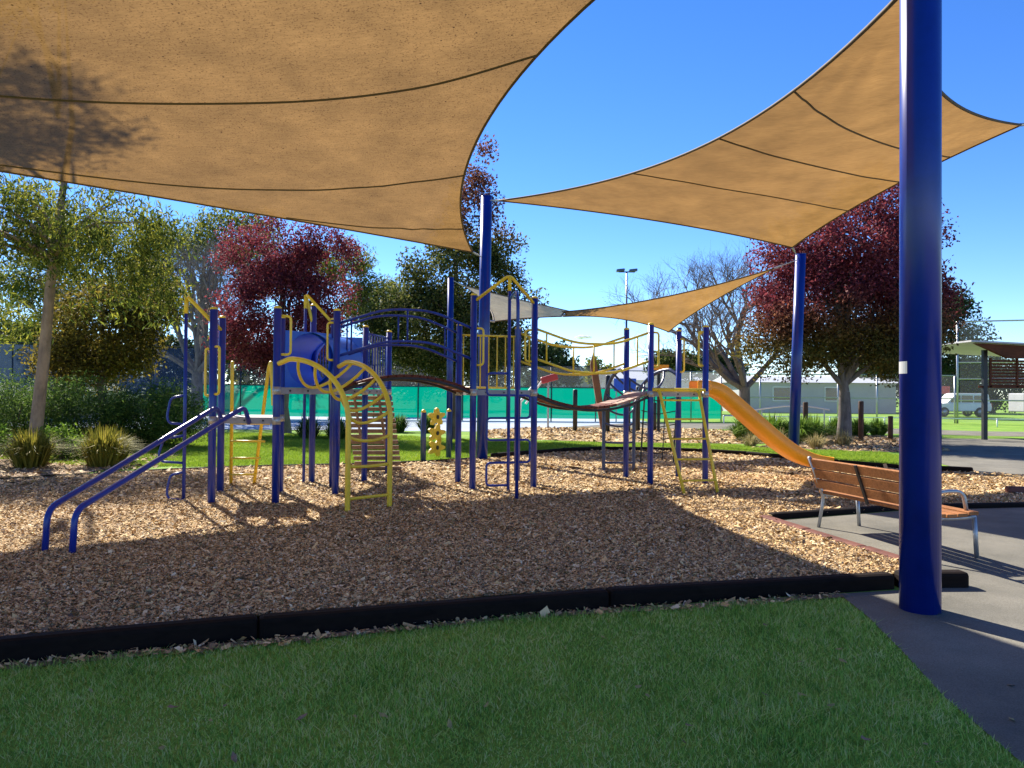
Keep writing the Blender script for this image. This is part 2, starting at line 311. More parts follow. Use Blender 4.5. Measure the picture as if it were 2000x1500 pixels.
edging('timber_edging',[(9.64,16.05),(8.4,16.66),(7.3,18.2),(6.3,20.1),(4.7,21.5),(2.9,21.8),(1.27,20.8),(-.49,18.8)],.1,.10,'sleeper','dark curved edging along the far lawn behind the slide',1.4)
edging('timber_edging',[(-.6,18.75),(-1.6,17.9),(-2.5,17.1),(-6,15.9),(-7.7,14.35),(-9,13.2),(-12,11.3)],.07,.03,'sleeper','thin dark edging between left lawn, garden bed and chips',1.8)
edging('timber_edging',[(8.1,12.6),(9.6,12.2),(12,12.15)],.16,.11,'curb','brown timber sleeper lying in the chips at the right edge',2)
# ---------------------------------------------------------------- sail poles and sails
def pole(loc,top,r,label,lean=(0,0),zb=None,cap=False):
    zb=gz(loc[1])-.15 if zb is None else zb
    e=empty('sail_pole',(loc[0],loc[1],gz(loc[1])),label,'pole','shade sail poles')
    a=V((loc[0],loc[1],zb)); b=V((loc[0]+lean[0],loc[1]+lean[1],top))
    MB().tube([a,b],r,32).build('shaft','pole',e,True).data
    MB().tube([b+V((0,0,-.003)),b+V((0,0,.012))],r*1.03,32).build('cap','pole',e)
    return e
def eyebolt(e,p,q):
    MB().tube([p,lerp(p,q,.3)],.018,6).build('eye_bolt','steel',e)
FP=pole((3.2,6.02),7.0,.148,'massive dark blue pole close by on the asphalt at right')
T('sticker_backing',[(3.2,6.02,1.0),(3.2,6.02,1.01)],.01,'white',FP) if False else None
stk=MB(); n=6
for i in range(n+1):
    a=R(-155-i*7.5)
    for zz in (1.735,1.83): stk.v.append((3.2+math.cos(a)*.1495,6.02+math.sin(a)*.1495,zz))
for i in range(n): stk.f.append((2*i,2*i+2,2*i+3,2*i+1))
stk.build('sticker','palegrey',FP)
pole((-.71,18.41),6.3,.135,'tall blue pole behind the middle tower where two sails meet',(.06,0))
pole((7.37,20.12),5.3,.135,'leaning blue pole behind the orange slide',(.22,.1))
pole((-1.7,20.98),4.72,.085,'thinner blue pole holding the sunlit pale end of the far sail')
pole((5.32,24.5),3.7,.08,'low blue pole hidden behind the slide tower, under the far sail')
pole((-11.75,11.1),5.6,.14,'blue pole left of the picture holding the near sail')
pole((9.35,13.1),6.5,.14,'blue pole at far right holding the right sail corner')
pole((-7.2,-1.2),5.2,.14,'blue pole behind the viewer holding the near sail')
def sail(label,cs,ks,mat,seams,axis,thick=.022,n=64,dz=(0,0,0,0),wr_=1.0):
    cs=[V(c) for c in cs]; C=sum(cs,V((0,0,0)))/4
    def ed(i,t):
        P,Q=cs[i],cs[(i+1)%4]; return P*(1-t)+Q*t+(C-(P+Q)/2)*(4*t*(1-t)*ks[i])+V((0,0,dz[i]*4*t*(1-t)))
    def S_(s,t):   # 0->1 edge s (t=0), 3->2 (t=1)
        a=ed(0,s); b=ed(2,1-s); c=ed(3,1-t); d=ed(1,t)
        bl=cs[0]*((1-s)*(1-t))+cs[1]*(s*(1-t))+cs[2]*(s*t)+cs[3]*((1-s)*t)
        p=a*(1-t)+b*t+c*(1-s)+d*s-bl
        q=math.sin(s*9+t*4)*math.sin(t*7-s*3)*.012*16*s*(1-s)*t*(1-t)
        for cs_,ct_ in ((0,0),(1,0),(1,1),(0,1)):
            ds,dt=abs(s-cs_),abs(t-ct_); dd=math.hypot(ds,dt)
            if dd>1e-4: q+=.035*wr_*math.sin(15*math.atan2(dt,ds)+cs_*2+ct_)*math.exp(-dd*6)*min(1,dd*9)*min(1,12*ds)*min(1,12*dt)
        return p+V((0,0,q))
    e=empty('shade_sail',tuple(C-V((0,0,.3))),label,'shade sail','shade sails')
    mb=MB()
    for i in range(n+1):
        for j in range(n+1): mb.v.append(tuple(S_(i/n,j/n)))
    for i in range(n):
        for j in range(n):
            a=i*(n+1)+j; mb.f.append((a,a+n+1,a+n+2,a+1))
    mb.build('fabric',mat,e,True)
    for i in range(4): MB().tube([ed(i,k/32) for k in range(33)],thick,6).build('hem','hem',e,True)
    for q in seams:
        if isinstance(q,list):
            pts=[]
            for k in range(len(q)-1):
                p0,p1,p2,p3=q[max(k-1,0)],q[k],q[k+1],q[min(k+2,len(q)-1)]
                for j in range(10):
                    u=j/10; cr=lambda a,b,c,d:.5*(2*b+(c-a)*u+(2*a-5*b+4*c-d)*u*u+(3*b-a-3*c+d)*u**3)
                    pts.append(S_(min(1,cr(p0[0],p1[0],p2[0],p3[0])),max(0,cr(p0[1],p1[1],p2[1],p3[1])))-V((0,0,.006)))
            MB().tube(pts,.016,5).build('seam','hem',e,True); continue
        pts=[(S_(k/40,q) if axis=='t' else S_(q,k/40))-V((0,0,.006)) for k in range(41)]; MB().tube(pts,.014,5).build('seam','hem',e,True)
    return e,cs
def cable(e,a,b):
    MB().tube([a,b],.012,6).build('cable','steel',e); d=(V(b)-V(a)).normalized()
    MB().tube([V(a)-d*.03,V(a)+d*.16],.028,6).build('corner_plate','steel',e)
e,c=sail('big speckled tan shade sail filling the top left overhead',[(-11.4,10.95,5.3),(-.95,18.1,4.9),(3.02,6.2,6.5),(-7,-1,4.9)],[.03,.27,.12,.12],'sail_dirty',[[(1,.635),(.865,.535),(.665,.44),(.35,.33),(.02,.25)],[(1,.33),(.735,.185),(.505,.085),(.275,.035),(.02,.012)],[(1,.12),(.8,.04),(.64,.006)]],'t')
cable(e,c[1],(-.75,18.3,4.82)); cable(e,c[2],(3.13,6.1,6.52)); cable(e,c[0],(-11.7,11.08,5.32)); cable(e,c[3],(-7.15,-1.15,4.92))
Q2=(8.62,13,6.2)
e,c=sail('clean tan shade sail stretched high over the right side',[(-.35,18.2,6.15),(3.25,6.25,4.95),Q2,(7.25,19.9,5.42)],[.40,.13,.1,.1],'sail',[.38,.62,.80],'s')
cable(e,c[0],(-.6,18.35,6.2)); cable(e,c[1],(3.22,6.14,4.96)); cable(e,c[2],(9.25,13.08,6.28)); cable(e,c[3],(7.5,20.15,5.2))
M['sail_sunlit']=cloth('sunlit_shade_cloth',(.86,.76,.62),False)  # sunlight on the tan cloth put into a paler base colour
e,c=sail('small shade sail painted as the sunlit end of the far tan sail, behind the tall blue pole',[(-1.35,20.9,4.5),(-.46,18.5,3.3),(1.35,21.3,3.72),(1.6,21.6,3.9)],[.18,.08,.05,.06],'sail_sunlit',[],'s',.016,40,wr_=.3)  # sunlit end of the far tan sail, split off in its lit colour
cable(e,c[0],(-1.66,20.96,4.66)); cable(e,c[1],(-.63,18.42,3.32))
e,c=sail('low tan shade sail narrowing to a point behind the sagging bridge',[(1.36,21.45,3.86),(1.42,21.5,3.74),(4.9,24.1,3.55),(6.95,20.3,4.95)],[.05,.1,.1,.14],'sail',[],'s',.018,40,(0,.12,0,-.12),.5)
cable(e,c[2],(5.3,24.45,3.6)); cable(e,c[3],(7.5,20.15,5.15)); MB().tube([(1.34,21.3,3.73),(1.5,21.55,3.8)],.03,6).build('shackle','steel',e)
# ---------------------------------------------------------------- play structure (one joined climbing frame)
PS=empty('play_structure',(0,12.5,0),'blue and yellow climbing frame with bridges, towers and an orange slide','play structure')
U=V((-.28,.96,0)); W=V((.96,.28,0)); Z=V((0,0,1))
def P3(p,z): return V((p[0],p[1],z))
pos=dict(A1=(-4.17,10.71),A2=(-4.52,11.95),A3=(-3.28,10.71),A4=(-3.58,11.91),B2=(-2.68,11.72),B6=(-2.95,12.68),B3=(-3.45,13.3),B5=(-2.57,13.44),B7=(-2.36,14.7),B8=(-3.3,14.55),
 D1=(-.63,12.48),D2=(.37,12.8),D3=(.10,13.71),D4=(-.93,13.42),E1=(2.42,13.4),E2=(3.42,13.57),E3=(3.17,14.61),E4=(2.15,14.44))
tops=dict(A1=2.7,A2=2.7,A3=2.72,A4=2.7,B2=2.8,B6=2.75,B3=3.05,B5=2.7,B7=2.72,B8=2.7,D1=3.15,D2=3.15,D3=2.72,D4=2.74,E1=2.78,E2=2.76,E3=2.77,E4=2.78)
for k,p in pos.items():
    o=MB().tube([P3(p,-.1),P3(p,tops[k])],.053,16).build('post','blue',PS,True)
    for zc in ((1.155,) if k in('A1','A2') else (1.155,1.575) if k in('A3','A4') else (1.575,)): MB().tube([P3(p,zc-.055),P3(p,zc+.055)],.0575,16).build('clamp','steel',o,True)
    cp=[P3(p,tops[k]+.001+.028*math.sin(i*.5236)) for i in range(4)]
    MB().tube([P3(p,tops[k]),P3(p,tops[k]+.02),P3(p,tops[k]+.034),P3(p,tops[k]+.04)],[.056,.054,.036,.01],16).build('cap','yellow',o,True)
def deck(ks,z,th=.09):
    c=sum((V((*pos[k],0)) for k in ks),V((0,0,0)))/len(ks)
    pts=[c+(V((*pos[k],0))-c)*.975 for k in ks]; n=len(pts); mb=MB()
    mb.v=[tuple(p+Z*(z-th)) for p in pts]+[tuple(p+Z*z) for p in pts]
    mb.f=[tuple(reversed(range(n))),tuple(range(n,2*n))]+[(i,(i+1)%n,n+(i+1)%n,n+i) for i in range(n)]
    o=mb.build('deck','grey',PS)
    for i in range(n):   # bolt heads on the fascia
        a,b=pts[i],pts[(i+1)%n]; d=(b-a).normalized(); nn=V((d.y,-d.x,0))
        for t_ in (.2,.5,.8):
            q=lerp(a,b,t_)+Z*(z-th/2); MB().tube([q,q+nn*.012],.014,6).build('bolt','black',o)
    return o
DZ=1.62
deck(['A1','A3','A4','A2'],1.2); deck(['A3','B2','B6','A4'],DZ); deck(['B3','B5','B7','B8'],DZ); deck(['D1','D2','D3','D4'],DZ); deck(['E1','E2','E3','E4'],DZ)
def handle(k,dirv,z0,z1,out=.11,sh=.0):
    p=V((*pos[k],0)); d=V(dirv).normalized(); T('handle',[p+Z*z1+d*.04,p+Z*z1+d*(.04+out),p+Z*z0+d*(.04+out),p+Z*z0+d*.04],.018,'yellow',PS,.06)
handle('A1',(.8,-.6,0),1.52,2.18); handle('A1',(-.95,-.2,0),1.5,2.15,.06); handle('A3',(.9,.3,0),2.08,2.62,.14); handle('B2',(-1,-.1,0),2.05,2.62,.1)
handle('D1',(.96,.1,0),2.02,2.62,.12); handle('E1',W,2.05,2.65,.11); handle('E3',(.5,-.8,0),2.0,2.62,.1); handle('E2',-W,2.08,2.68,.1); handle('E2',(-.5,.8,0),2.1,2.66,.12); handle('D2',-W,2.1,2.62,.12)
# bridges
def bridge(name,a0,a1,b0,b1,rise,n,slmat,railmat,rt,rb,railrise,label):
    br=MB(); a0,a1,b0,b1=[V((*pos[k],0)) for k in (a0,a1,b0,b1)]
    prof=lambda t:DZ-.03+rise*4*t*(1-t)
    rp=lambda t:railrise*(1 if .28<t<.72 else math.sin(min(t,1-t)/.28*math.pi/2)**1)
    inn=.08
    root=None
    for side,(p,q) in enumerate(((a0,b0),(a1,b1))):
        pts=[lerp(p,q,i/24)+Z*(prof(i/24)-.045) for i in range(25)]
        s=MB().tube(pts,.025,6)
        if root is None: root=s.build(name,'black',PS,True); root['label']=label
        else: s.build('stringer','black',root,True)
    L=(b0-a0).length
    for i in range(n):
        t=(i+.5)/n; c=lerp(lerp(a0,a1,.5),lerp(b0,b1,.5),t)+Z*prof(t)
        d=(lerp(a0,b0,min(1,t+.02))+Z*prof(min(1,t+.02)))-(lerp(a0,b0,max(0,t-.02))+Z*prof(max(0,t-.02)))
        wv=(a1-a0); m_=slmat if isinstance(slmat,str) else slmat[0 if t<.72 else 1]
        o=MB().box(c,(L/n*.86,wv.length*.86,.045),d,Z if rise>0 else Z).build('slat',m_,root,False,.006)
    for (p,q) in ((a0,b0),(a1,b1)):
        for h in (rt,rb):
            T('hand_rail',[lerp(p,q,t_)+Z*(DZ+h+f*railrise) for t_,f in ((.02,0),(.30,.85),(.42,1),(.62,1),(.74,.8),(.98,0))],.021,railmat,root,.25)
        for t_,f in ((.1,.3),(.5,1),(.88,.36)): T('baluster',[lerp(p,q,t_)+Z*(DZ+rb+f*railrise),lerp(p,q,t_)+Z*(DZ+rt+f*railrise)],.014,railmat,root)
    return root
bridge('arched_bridge','B2','B6','D1','D4',.24,17,'redslat','blue',1.0,.50,.25,'arched bridge of dark red slats with blue rails')
bridge('sagging_bridge','D2','D3','E1','E4',-.26,18,('redslat','pinkslat'),'yellow',1.02,.52,-.22,'sagging slat bridge with yellow rails')
# roof gables with apex poles and loop ladders
def gable(k1,k2,apex,z1,za,foot=True):
    T('gable_rail',[P3(pos[k1],z1),V(apex)+Z*za,P3(pos[k2],z1)],.026,'yellow',PS,.1)
    T('gable_strut',[V(apex)+Z*(za-.26),V(apex)+Z*(za-.03)],.03,'yellow',PS)
    T('apex_pole',[V(apex)-Z*.1,V(apex)+Z*(za-.2)],.026,'blue',PS)
apD=V((-.05,12.26,0)); gable('D1','D2',tuple(apD),3.05,3.46)
apA=V((-4.68,11.0,0)); gable('A1','A2',tuple(apA),2.5,2.93)
apB=V((-3.55,13.15,0)); gable('B6','B3',tuple(apB),2.68,3.25)
T('fire_pole',[(.08,11.3,-.1),(.08,11.3,2.92),(.06,11.5,3.1),(-.03,12.2,3.08)],.026,'blue',PS,.2)
zs=[1.88,1.53,1.17,.82,.46,.1]; pts=[apD+Z*zs[0]]
for i in range(5):
    s=-1 if i%2==0 else 1; pts+=[apD+W*(.36*s)+Z*zs[i],apD+W*(.36*s)+Z*zs[i+1]]
pts.append(apD+Z*zs[5]); T('loop_ladder',pts,.019,'blue',PS,.07)
for z_0,z_1,o_ in ((1.5,1.1,.25),(.92,.55,.36),(.4,.02,.24)):
    d=V((-.98,-.1,0)); T('loop_step',[apA+Z*z_0,apA+d*(o_*.8)+Z*(z_0-.04),apA+d*o_+Z*(z_1+.1),apA+d*(o_*.9)+Z*z_1,apA+Z*(z_1-.02)],.018,'blue',PS,.07)
# parallel slide rails down from the low deck
for a,b in (((-4.0,10.62),(-4.49,7.42)),((-3.62,10.6),(-4.18,7.34))):
    d=V((b[0]-a[0],b[1]-a[1],0)).normalized(); A=V((*a,0)); B=V((*b,0))
    T('slide_bar',[A+Z*1.12,A+d*.12+Z*1.34,A+d*.3+Z*1.3,B-d*.03+Z*.40,B+Z*-.08],.032,'blue',PS,.13,10)
# barriers and panels
def bars(k1,k2,z0,z1,n,mat,ext=.06):
    a,b=V((*pos[k1],0)),V((*pos[k2],0)); r=T('barrier',[lerp(a,b,.04)+Z*z1,lerp(a,b,.96)+Z*z1],.018,mat,PS); T('rail',[lerp(a,b,.04)+Z*z0,lerp(a,b,.96)+Z*z0],.016,mat,r)
    for i in range(n): q=lerp(a,b,(i+.5)/n); T('bar',[q+Z*z0,q+Z*z1],.012,mat,r)
bars('D4','D3',DZ+.04,2.58,7,'yellow'); bars('B5','B7',DZ+.04,2.6,9,'blue'); bars('B3','B8',DZ+.04,2.6,9,'blue')
def panel(k1,k2,z0,z1,hole,cx=.5,th=.03):
    a,b=V((*pos[k1],0)),V((*pos[k2],0)); d=(b-a).normalized(); nn=V((d.y,-d.x,0)); L=(b-a).length-.11; o0=a+d*.055; mb=MB(); N=32
    out=[];inn=[]
    for i in range(N):
        an=2*math.pi*(i+.5)/N; c,s=math.cos(an),math.sin(an); k=min(L/2/abs(c) if abs(c)>1e-6 else 9,(z1-z0)/2/abs(s) if abs(s)>1e-6 else 9)
        out.append((L/2+c*k,(z0+z1)/2+s*k)); inn.append((L*cx+c*hole,(z0+z1)/2-.0+s*hole))
    for off_ in (-th/2,th/2):
        for x,z in out+inn: mb.v.append(tuple(o0+d*x+nn*off_+Z*z))
    for i in range(N):
        j=(i+1)%N; mb.f+= [(i,j,N+j,N+i),(2*N+j,2*N+i,3*N+i,3*N+j),(N+i,N+j,3*N+j,3*N+i),(j,i,2*N+i,2*N+j)]
    # square the corners
    for c_ in ((0,z0),(L,z0),(L,z1),(0,z1)):
        i=min(range(N),key=lambda q:(out[q][0]-c_[0])**2+(out[q][1]-c_[1])**2)
        for h in (0,2*N): mb.v[h+i]=tuple(o0+d*c_[0]+nn*((-th/2) if h==0 else th/2)+Z*c_[1])
    return mb.build('tunnel_panel','bluepanel',PS), o0+d*L*cx+Z*((z0+z1)/2)
p1,c1=panel('A4','B6',DZ+.01,2.52,.42); p2,c2=panel('B3','B5',DZ+.01,2.52,.42)
tb=MB(); N=40
for k in range(5):
    c=lerp(c1,c2,k/4); d=(c2-c1); d.z=0; d.normalize(); s=V((d.y,-d.x,0))
    for rr in (.422,.44):
        for i in range(N): an=2*math.pi*i/N; tb.v.append(tuple(c+s*(math.cos(an)*rr)+Z*(math.sin(an)*rr)))
for k in range(4):
    for i in range(N):
        j=(i+1)%N
        for q in (0,N): a=k*2*N+q; tb.f.append((a+i,a+j,a+2*N+j,a+2*N+i))
tb.build('tunnel','bluepanel',PS,True)['label']='round blue crawl tunnel between two panels'
# arched climbers with hanging U rungs
def climber(name,pa,pb,ea,eb,mat,label,ups=.06):
    pa,pb,ea,eb=V(pa),V(pb),V(ea),V(eb)
    def rail(p,e,t):
        if t<.12: return lerp(p,lerp(p,e,.16),t/.12)+Z*(1.95+ups*t/.12)
        if t>.62:
            return e+Z*(1.18*(1-(t-.62)/.38)-.06*(t-.62)/.38)
        a=(t-.12)/.5*math.pi/2; q=lerp(p,e,.16); return lerp(q,e,math.sin(a))+Z*(1.18+(.77+ups)*math.cos(a))
    root=MB().tube([rail(pa,ea,i/36) for i in range(37)],.036,10).build(name,mat,PS,True); root['label']=label
    MB().tube([rail(pb,eb,i/36) for i in range(37)],.036,10).build('rail',mat,root,True)
    for t,dip in ((.17,.50),(.27,.48),(.37,.42),(.47,.33),(.57,.22),(.68,.08),(.80,.02),(.93,0)):
        a,b=rail(pa,ea,t),rail(pb,eb,t); dn=V((0,0,-1)); inw=((pa+pb)/2-(ea+eb)/2).normalized(); dd=(dn*.75+inw*.66*(1 if t<.6 else .5)).normalized()
        MB().tube([lerp(a,b,i/14)+dd*(dip*(math.sin(math.pi*i/14))**.75) for i in range(15)],.022,8).build('rung',mat,root,True)
climber('arch_climber',(-3.24,10.66,0),(-2.63,11.66,0),(-2.13,10.02,0),(-1.66,10.5,0),'yellow','yellow arched climber with looped rungs')
climber('arch_climber',(2.17,14.5,0),(3.15,14.66,0),(1.88,15.68,0),(2.5,15.72,0),'slate','slate blue arched climber with looped rungs',.1)
# straight ladders
def ladder(a0,a1,b0,b1,zt,n,mat,over,label):
    a0,a1,b0,b1=map(V,(a0,a1,b0,b1)); root=None
    for a,b in ((a0,b0),(a1,b1)):
        d=(b-a); pts=([a+Z*zt-d.normalized()*.14]+[a+Z*(zt+.0)] if not over else [a+Z*(zt+.15)-d.normalized()*.05,a+Z*(zt+over)+d*.1,a+Z*(zt+over-.12)+d*.22])+[b-Z*.06]
        o=MB().tube(fillet(pts,.08),.028,8).build('ladder' if root is None else 'rail',mat,PS if root is None else root,True)
        if root is None: root=o; o['label']=label
    for i in range(n):
        t=(i+.6)/(n+.1); T('rung',[lerp(b0+Z*0,a0+Z*zt,t),lerp(b1,a1+Z*zt,t)],.017,mat,root)
ladder((2.56,13.34,0),(3.28,13.48,0),(2.74,12.11,0),(3.3,12.25,0),DZ+.01,5,'yellow',0,'yellow ladder up to the slide tower')
T('ladder_top_bar',[(2.44,13.36,DZ+.03),(3.4,13.52,DZ+.03)],.03,'yellow',PS)
ladder((-4.38,12.02,0),(-3.74,12.0,0),(-4.72,12.95,0),(-4.36,13.02,0),1.2,4,'yellow',.85,'yellow ladder at the back of the low deck')
# slatted climbing wall at the back
a0,a1,b0,b1=V((-3.26,14.62,DZ)),V((-2.34,14.74,DZ)),V((-3.1,15.2,0)),V((-2.2,15.3,0))
cw=MB().tube([lerp(a0,a1,.25),lerp(b0,b1,.25)],.03,6).build('climbing_wall','slat',PS); cw['label']='steep climbing wall of weathered timber slats'
MB().tube([lerp(a0,a1,.75),lerp(b0,b1,.75)],.03,6).build('stringer','slat',cw)
for i in range(15):
    t=(i+.5)/15; p,q=lerp(a0,b0,t),lerp(a1,b1,t); dn=(b0-a0).normalized(); nn=(a1-a0).cross(dn).normalized()
    MB().box((p+q)/2+nn*.0+V((.02,.07,0))*.8,((q-p).length,.03,.078),q-p,-dn).build('slat','slat',cw,False,.005)
# orange slide
sl_=V((3.33,14.08,0)); sdv=V((.995,.06,0)).normalized(); sp=V((sdv.y,-sdv.x,0)); prof=[(0,1.63),(.28,1.62),(.45,1.55),(1.5,.66),(1.85,.42),(2.2,.29),(2.5,.25)]
pp=fillet([sl_+sdv*s+Z*z for s,z in prof],.2,4)
sec=[(-.27,.19),(-.25,.2),(-.235,.17),(-.22,.03),(-.18,0),(.18,0),(.22,.03),(.235,.17),(.25,.2),(.27,.19),(.255,-.02),(.2,-.05),(-.2,-.05),(-.255,-.02)]
mb=MB(); ns=len(sec)
for i,p in enumerate(pp):
    d=(pp[min(i+1,len(pp)-1)]-pp[max(i-1,0)]).normalized(); nv=sp.cross(d).normalized()
    if nv.z<0: nv=-nv
    for a,b in sec: mb.v.append(tuple(p+sp*a+nv*b))
for i in range(len(pp)-1):
    for k in range(ns): mb.f.append((i*ns+k,i*ns+(k+1)%ns,(i+1)*ns+(k+1)%ns,(i+1)*ns+k))
mb.f.append(tuple(range(ns))); mb.f.append(tuple(reversed(range((len(pp)-1)*ns,len(pp)*ns))))
so_=mb.build('slide','orange',PS,True); so_['label']='orange plastic slide running down to the right'
for s in (-1,1):
    MB().box(sl_+sdv*.12+sp*(.262*s)+Z*1.72,(.26,.035,.17),sdv).build('side_lip','orange',so_,False,.014)
T('slide_foot',[sl_+sdv*2.3+Z*.22,sl_+sdv*2.3-Z*.1],.03,'steel',so_)
# ---------------------------------------------------------------- bench
BA=V((.2,-.98,0)).normalized(); BN=V((.98,.2,0)).normalized(); B0=V((3.74,9.45,gz(9.4)+.006))
BE=empty('park_bench',tuple(B0),'timber slat bench with steel legs seen from behind','bench')
L=1.95
for i,(bo,z,wd) in enumerate(((.10,.43,.11),(.225,.425,.11),(.35,.43,.11),(.475,.445,.11))):
    MB().box(B0+BA*(L/2)+BN*bo+Z*z,(L,wd,.035),BA,Z).build('seat_slat','bench',BE,False,.006)
bd=(Z*.94-BN*.34).normalized()
for i,h in enumerate((.10,.235,.37)):
    c=B0+BA*(L/2)+BN*.035+Z*.44+bd*h; MB().box(c,(L,.115,.032),BA,bd.cross(BA)).build('back_slat','bench',BE,False,.006)
for s in (.06,L/2,L-.06):
    e0=B0+BA*s
    if s!=L/2:
        T('leg',[e0-BN*.0-Z*.01,e0+BN*.07+Z*.36,e0+BN*.02+Z*.5,e0-BN*.13+Z*.86],.021,'steel',BE,.12); T('leg',[e0+BN*.56-Z*.01,e0+BN*.53+Z*.40],.023,'steel',BE)
        T('seat_frame',[e0+BN*.06+Z*.395,e0+BN*.3+Z*.39,e0+BN*.54+Z*.405],.018,'steel',BE)
    else:
        MB().box(e0+BN*.02+Z*.44+bd*.2-BN*.03,(.04,.02,.45),BA,bd).build('back_bracket','black',BE)
e0=B0+BA*(L-.1); T('arm_rest',[e0+BN*.0+Z*.62,e0+BN*.25+Z*.66,e0+BN*.44+Z*.65,e0+BN*.48+Z*.43],.02,'steel',BE,.09)
# ---------------------------------------------------------------- trees
def branch_mesh(mb,p,d,L,r,lev,maxlev,ends,spread,nsub,up=.15,sides=6):
    pts=[V(p)]; dd=V(d).normalized(); n=4
    for i in range(n):
        dd=(dd+V((rnd.gauss(0,.16),rnd.gauss(0,.16),rnd.gauss(0,.1)+up*.25))).normalized(); pts.append(pts[-1]+dd*(L/n))
    mb.tube(pts,r,max(3,sides-lev),False,r*.45)
    if lev>=maxlev: ends.append(pts[-1]); ends.append(pts[2]); return
    for k in range(nsub):
        q=rnd.uniform(.35,1); i=min(int(q*n),n-1); b=lerp(pts[i],pts[i+1],q*n-i); a=rnd.uniform(0,6.283)
        o=dd.orthogonal().normalized(); o.rotate(Matrix.Rotation(a,3,dd)); nd=(dd*(1-spread*.5)+o*spread*rnd.uniform(.6,1.2)+Z*up).normalized()
        branch_mesh(mb,b,nd,L*rnd.uniform(.5,.75),r*.48,lev+1,maxlev,ends,spread,nsub,up,sides)
    ends.append(pts[-1])
def leaves_np(cent,sig,n,size,asp=.5,droop=0):
    cent=np.array(cent); k=nr.integers(0,len(cent),n); c=cent[k]+np.clip(nr.normal(0,1,(n,3)),-1.7,1.7)*np.array(sig)
    a=nr.normal(0,1,(n,3)); a[:,2]-=droop; a/=np.linalg.norm(a,axis=1)[:,None]; b=np.cross(a,nr.normal(0,1,(n,3))); b/=np.linalg.norm(b,axis=1)[:,None]+1e-9
    s=(size*nr.uniform(.6,1.4,n)/2)[:,None]; nn=np.cross(a,b)*s*.25
    return np.stack([c-a*s,c+b*s*asp+nn,c+a*s,c-b*s*asp+nn],1).reshape(-1,3)
def crown_points(ells,n,surf=.55):
    out=[]; tot=sum(e[3]*e[4]*e[5] for e in ells)
    for e in ells:
        for _ in range(max(1,int(n*e[3]*e[4]*e[5]/tot))):
            v=V((rnd.gauss(0,1),rnd.gauss(0,1),rnd.gauss(0,1))).normalized()*(rnd.uniform(surf**3,1)**(1/3)); out.append((e[0]+v.x*e[3],e[1]+v.y*e[4],e[2]+v.z*e[5]))
    return out
def tree(name,label,base,tr,th,ells,ncl,nleaf,size,mat,bark='bark',sig=.32,asp=.5,droop=0,limbs=14,group='trees around the playground',lean=(0,0),cat='tree'):
    base=V((base[0],base[1],gz(base[1]))); e=empty(name,tuple(base),label,cat,group); mb=MB()
    cl=[(base.x+a,base.y+b,base.z+c) for a,b,c in crown_points(ells,ncl)]
    fork=base+V((lean[0],lean[1],th)); kn=[base-Z*.2,base+Z*.15+V((rnd.gauss(0,.02),0,0)),lerp(base,fork,.5)+V((rnd.gauss(0,.06),rnd.gauss(0,.06),0)),fork]
    mb.tube(kn,[tr*1.35,tr*1.08,tr*.9,tr*.75],10,False)
    top=max(c[2] for c in cl); lead=V((base.x+lean[0]*1.4,base.y+lean[1]*1.4,base.z+.8*(top-base.z)))
    mb.tube([fork,lerp(fork,lead,.5)+V((rnd.gauss(0,.15),rnd.gauss(0,.15),0)),lead],[tr*.72,tr*.4,tr*.1],7,False)
    for i in range(limbs):
        c=V(rnd.choice(cl)); s=lerp(fork,lead,rnd.uniform(0,.75)*max(0,min(1,(c.z-fork.z)/(lead.z-fork.z+.01)))) if c.z>fork.z else lerp(base,fork,.92)
        m_=lerp(s,c,.5)+V((rnd.gauss(0,.15),rnd.gauss(0,.15),.12*(c-s).length)); mb.tube([s,lerp(s,m_,.5)+Z*.05,m_,lerp(m_,c,.6),c],[tr*.42,tr*.34,tr*.22,tr*.12,tr*.05],5,False)
        for _ in range(3):
            c2=V(rnd.choice(cl)); 
            if (c2-m_).length<(c-s).length*1.1: mb.tube([m_,lerp(m_,c2,.5)+Z*.1,c2],[tr*.16,tr*.1,tr*.03],4,False)
    mb.build('trunk',bark,e,True)
    co=leaves_np(cl,(sig,sig,sig*.8),nleaf,size,asp,droop)-np.array(base); o=mesh_np('crown',co,4,len(co)//4,mat,None); o.parent=e
    return e
def bare(name,label,base,th,tr,L,lev,nsub,dirs,bark,spread=.75,up=.2,group='trees around the playground'):
    base=V((base[0],base[1],gz(base[1]))); e=empty(name,tuple(base),label,'tree',group); mb=MB(); fork=base+Z*th
    mb.tube([base-Z*.2,base+Z*.2,fork],[tr*1.3,tr,tr*.85],10,False); mb.build('trunk',bark,e,True); tw=MB(); ends=[]
    for d in dirs: branch_mesh(tw,fork-Z*.1,V(d),L*rnd.uniform(.85,1.15),tr*.55,0,lev,ends,spread,nsub,up)
    tw.build('crown',bark,e,False)['label']='leafless branches and fine twigs'
    return e
tree('gum_tree','pale-trunked gum tree with drooping leaves at the left edge',(-11.1,17.8),.14,4.6,[(-1.2,0,5.5,2.0,1.7,1.0),(1.0,.2,5.4,2.2,1.5,1.0),(1.6,0,4.3,1.3,1.2,.9),(2.6,.3,3.7,.9,.8,.6),(-1.2,.5,3.4,.9,.9,.7),(-.9,.4,12.6,1.7,1.7,1.5),(-1.6,.2,11.2,1.2,1.2,.9)],260,30000,.16,'gumleaf','gumbark',.28,.22,1.0,16,lean=(.35,.1))
tree('autumn_tree','yellow-green and rust autumn tree behind the hedge',(-13.4,25),.15,1.6,[(.2,0,3.6,1.7,1.5,1.6),(1.4,.2,4.6,1.1,1,1.0),(-.6,0,2.4,1.4,1.2,.9)],170,26000,.12,'autumn','bark',.3)
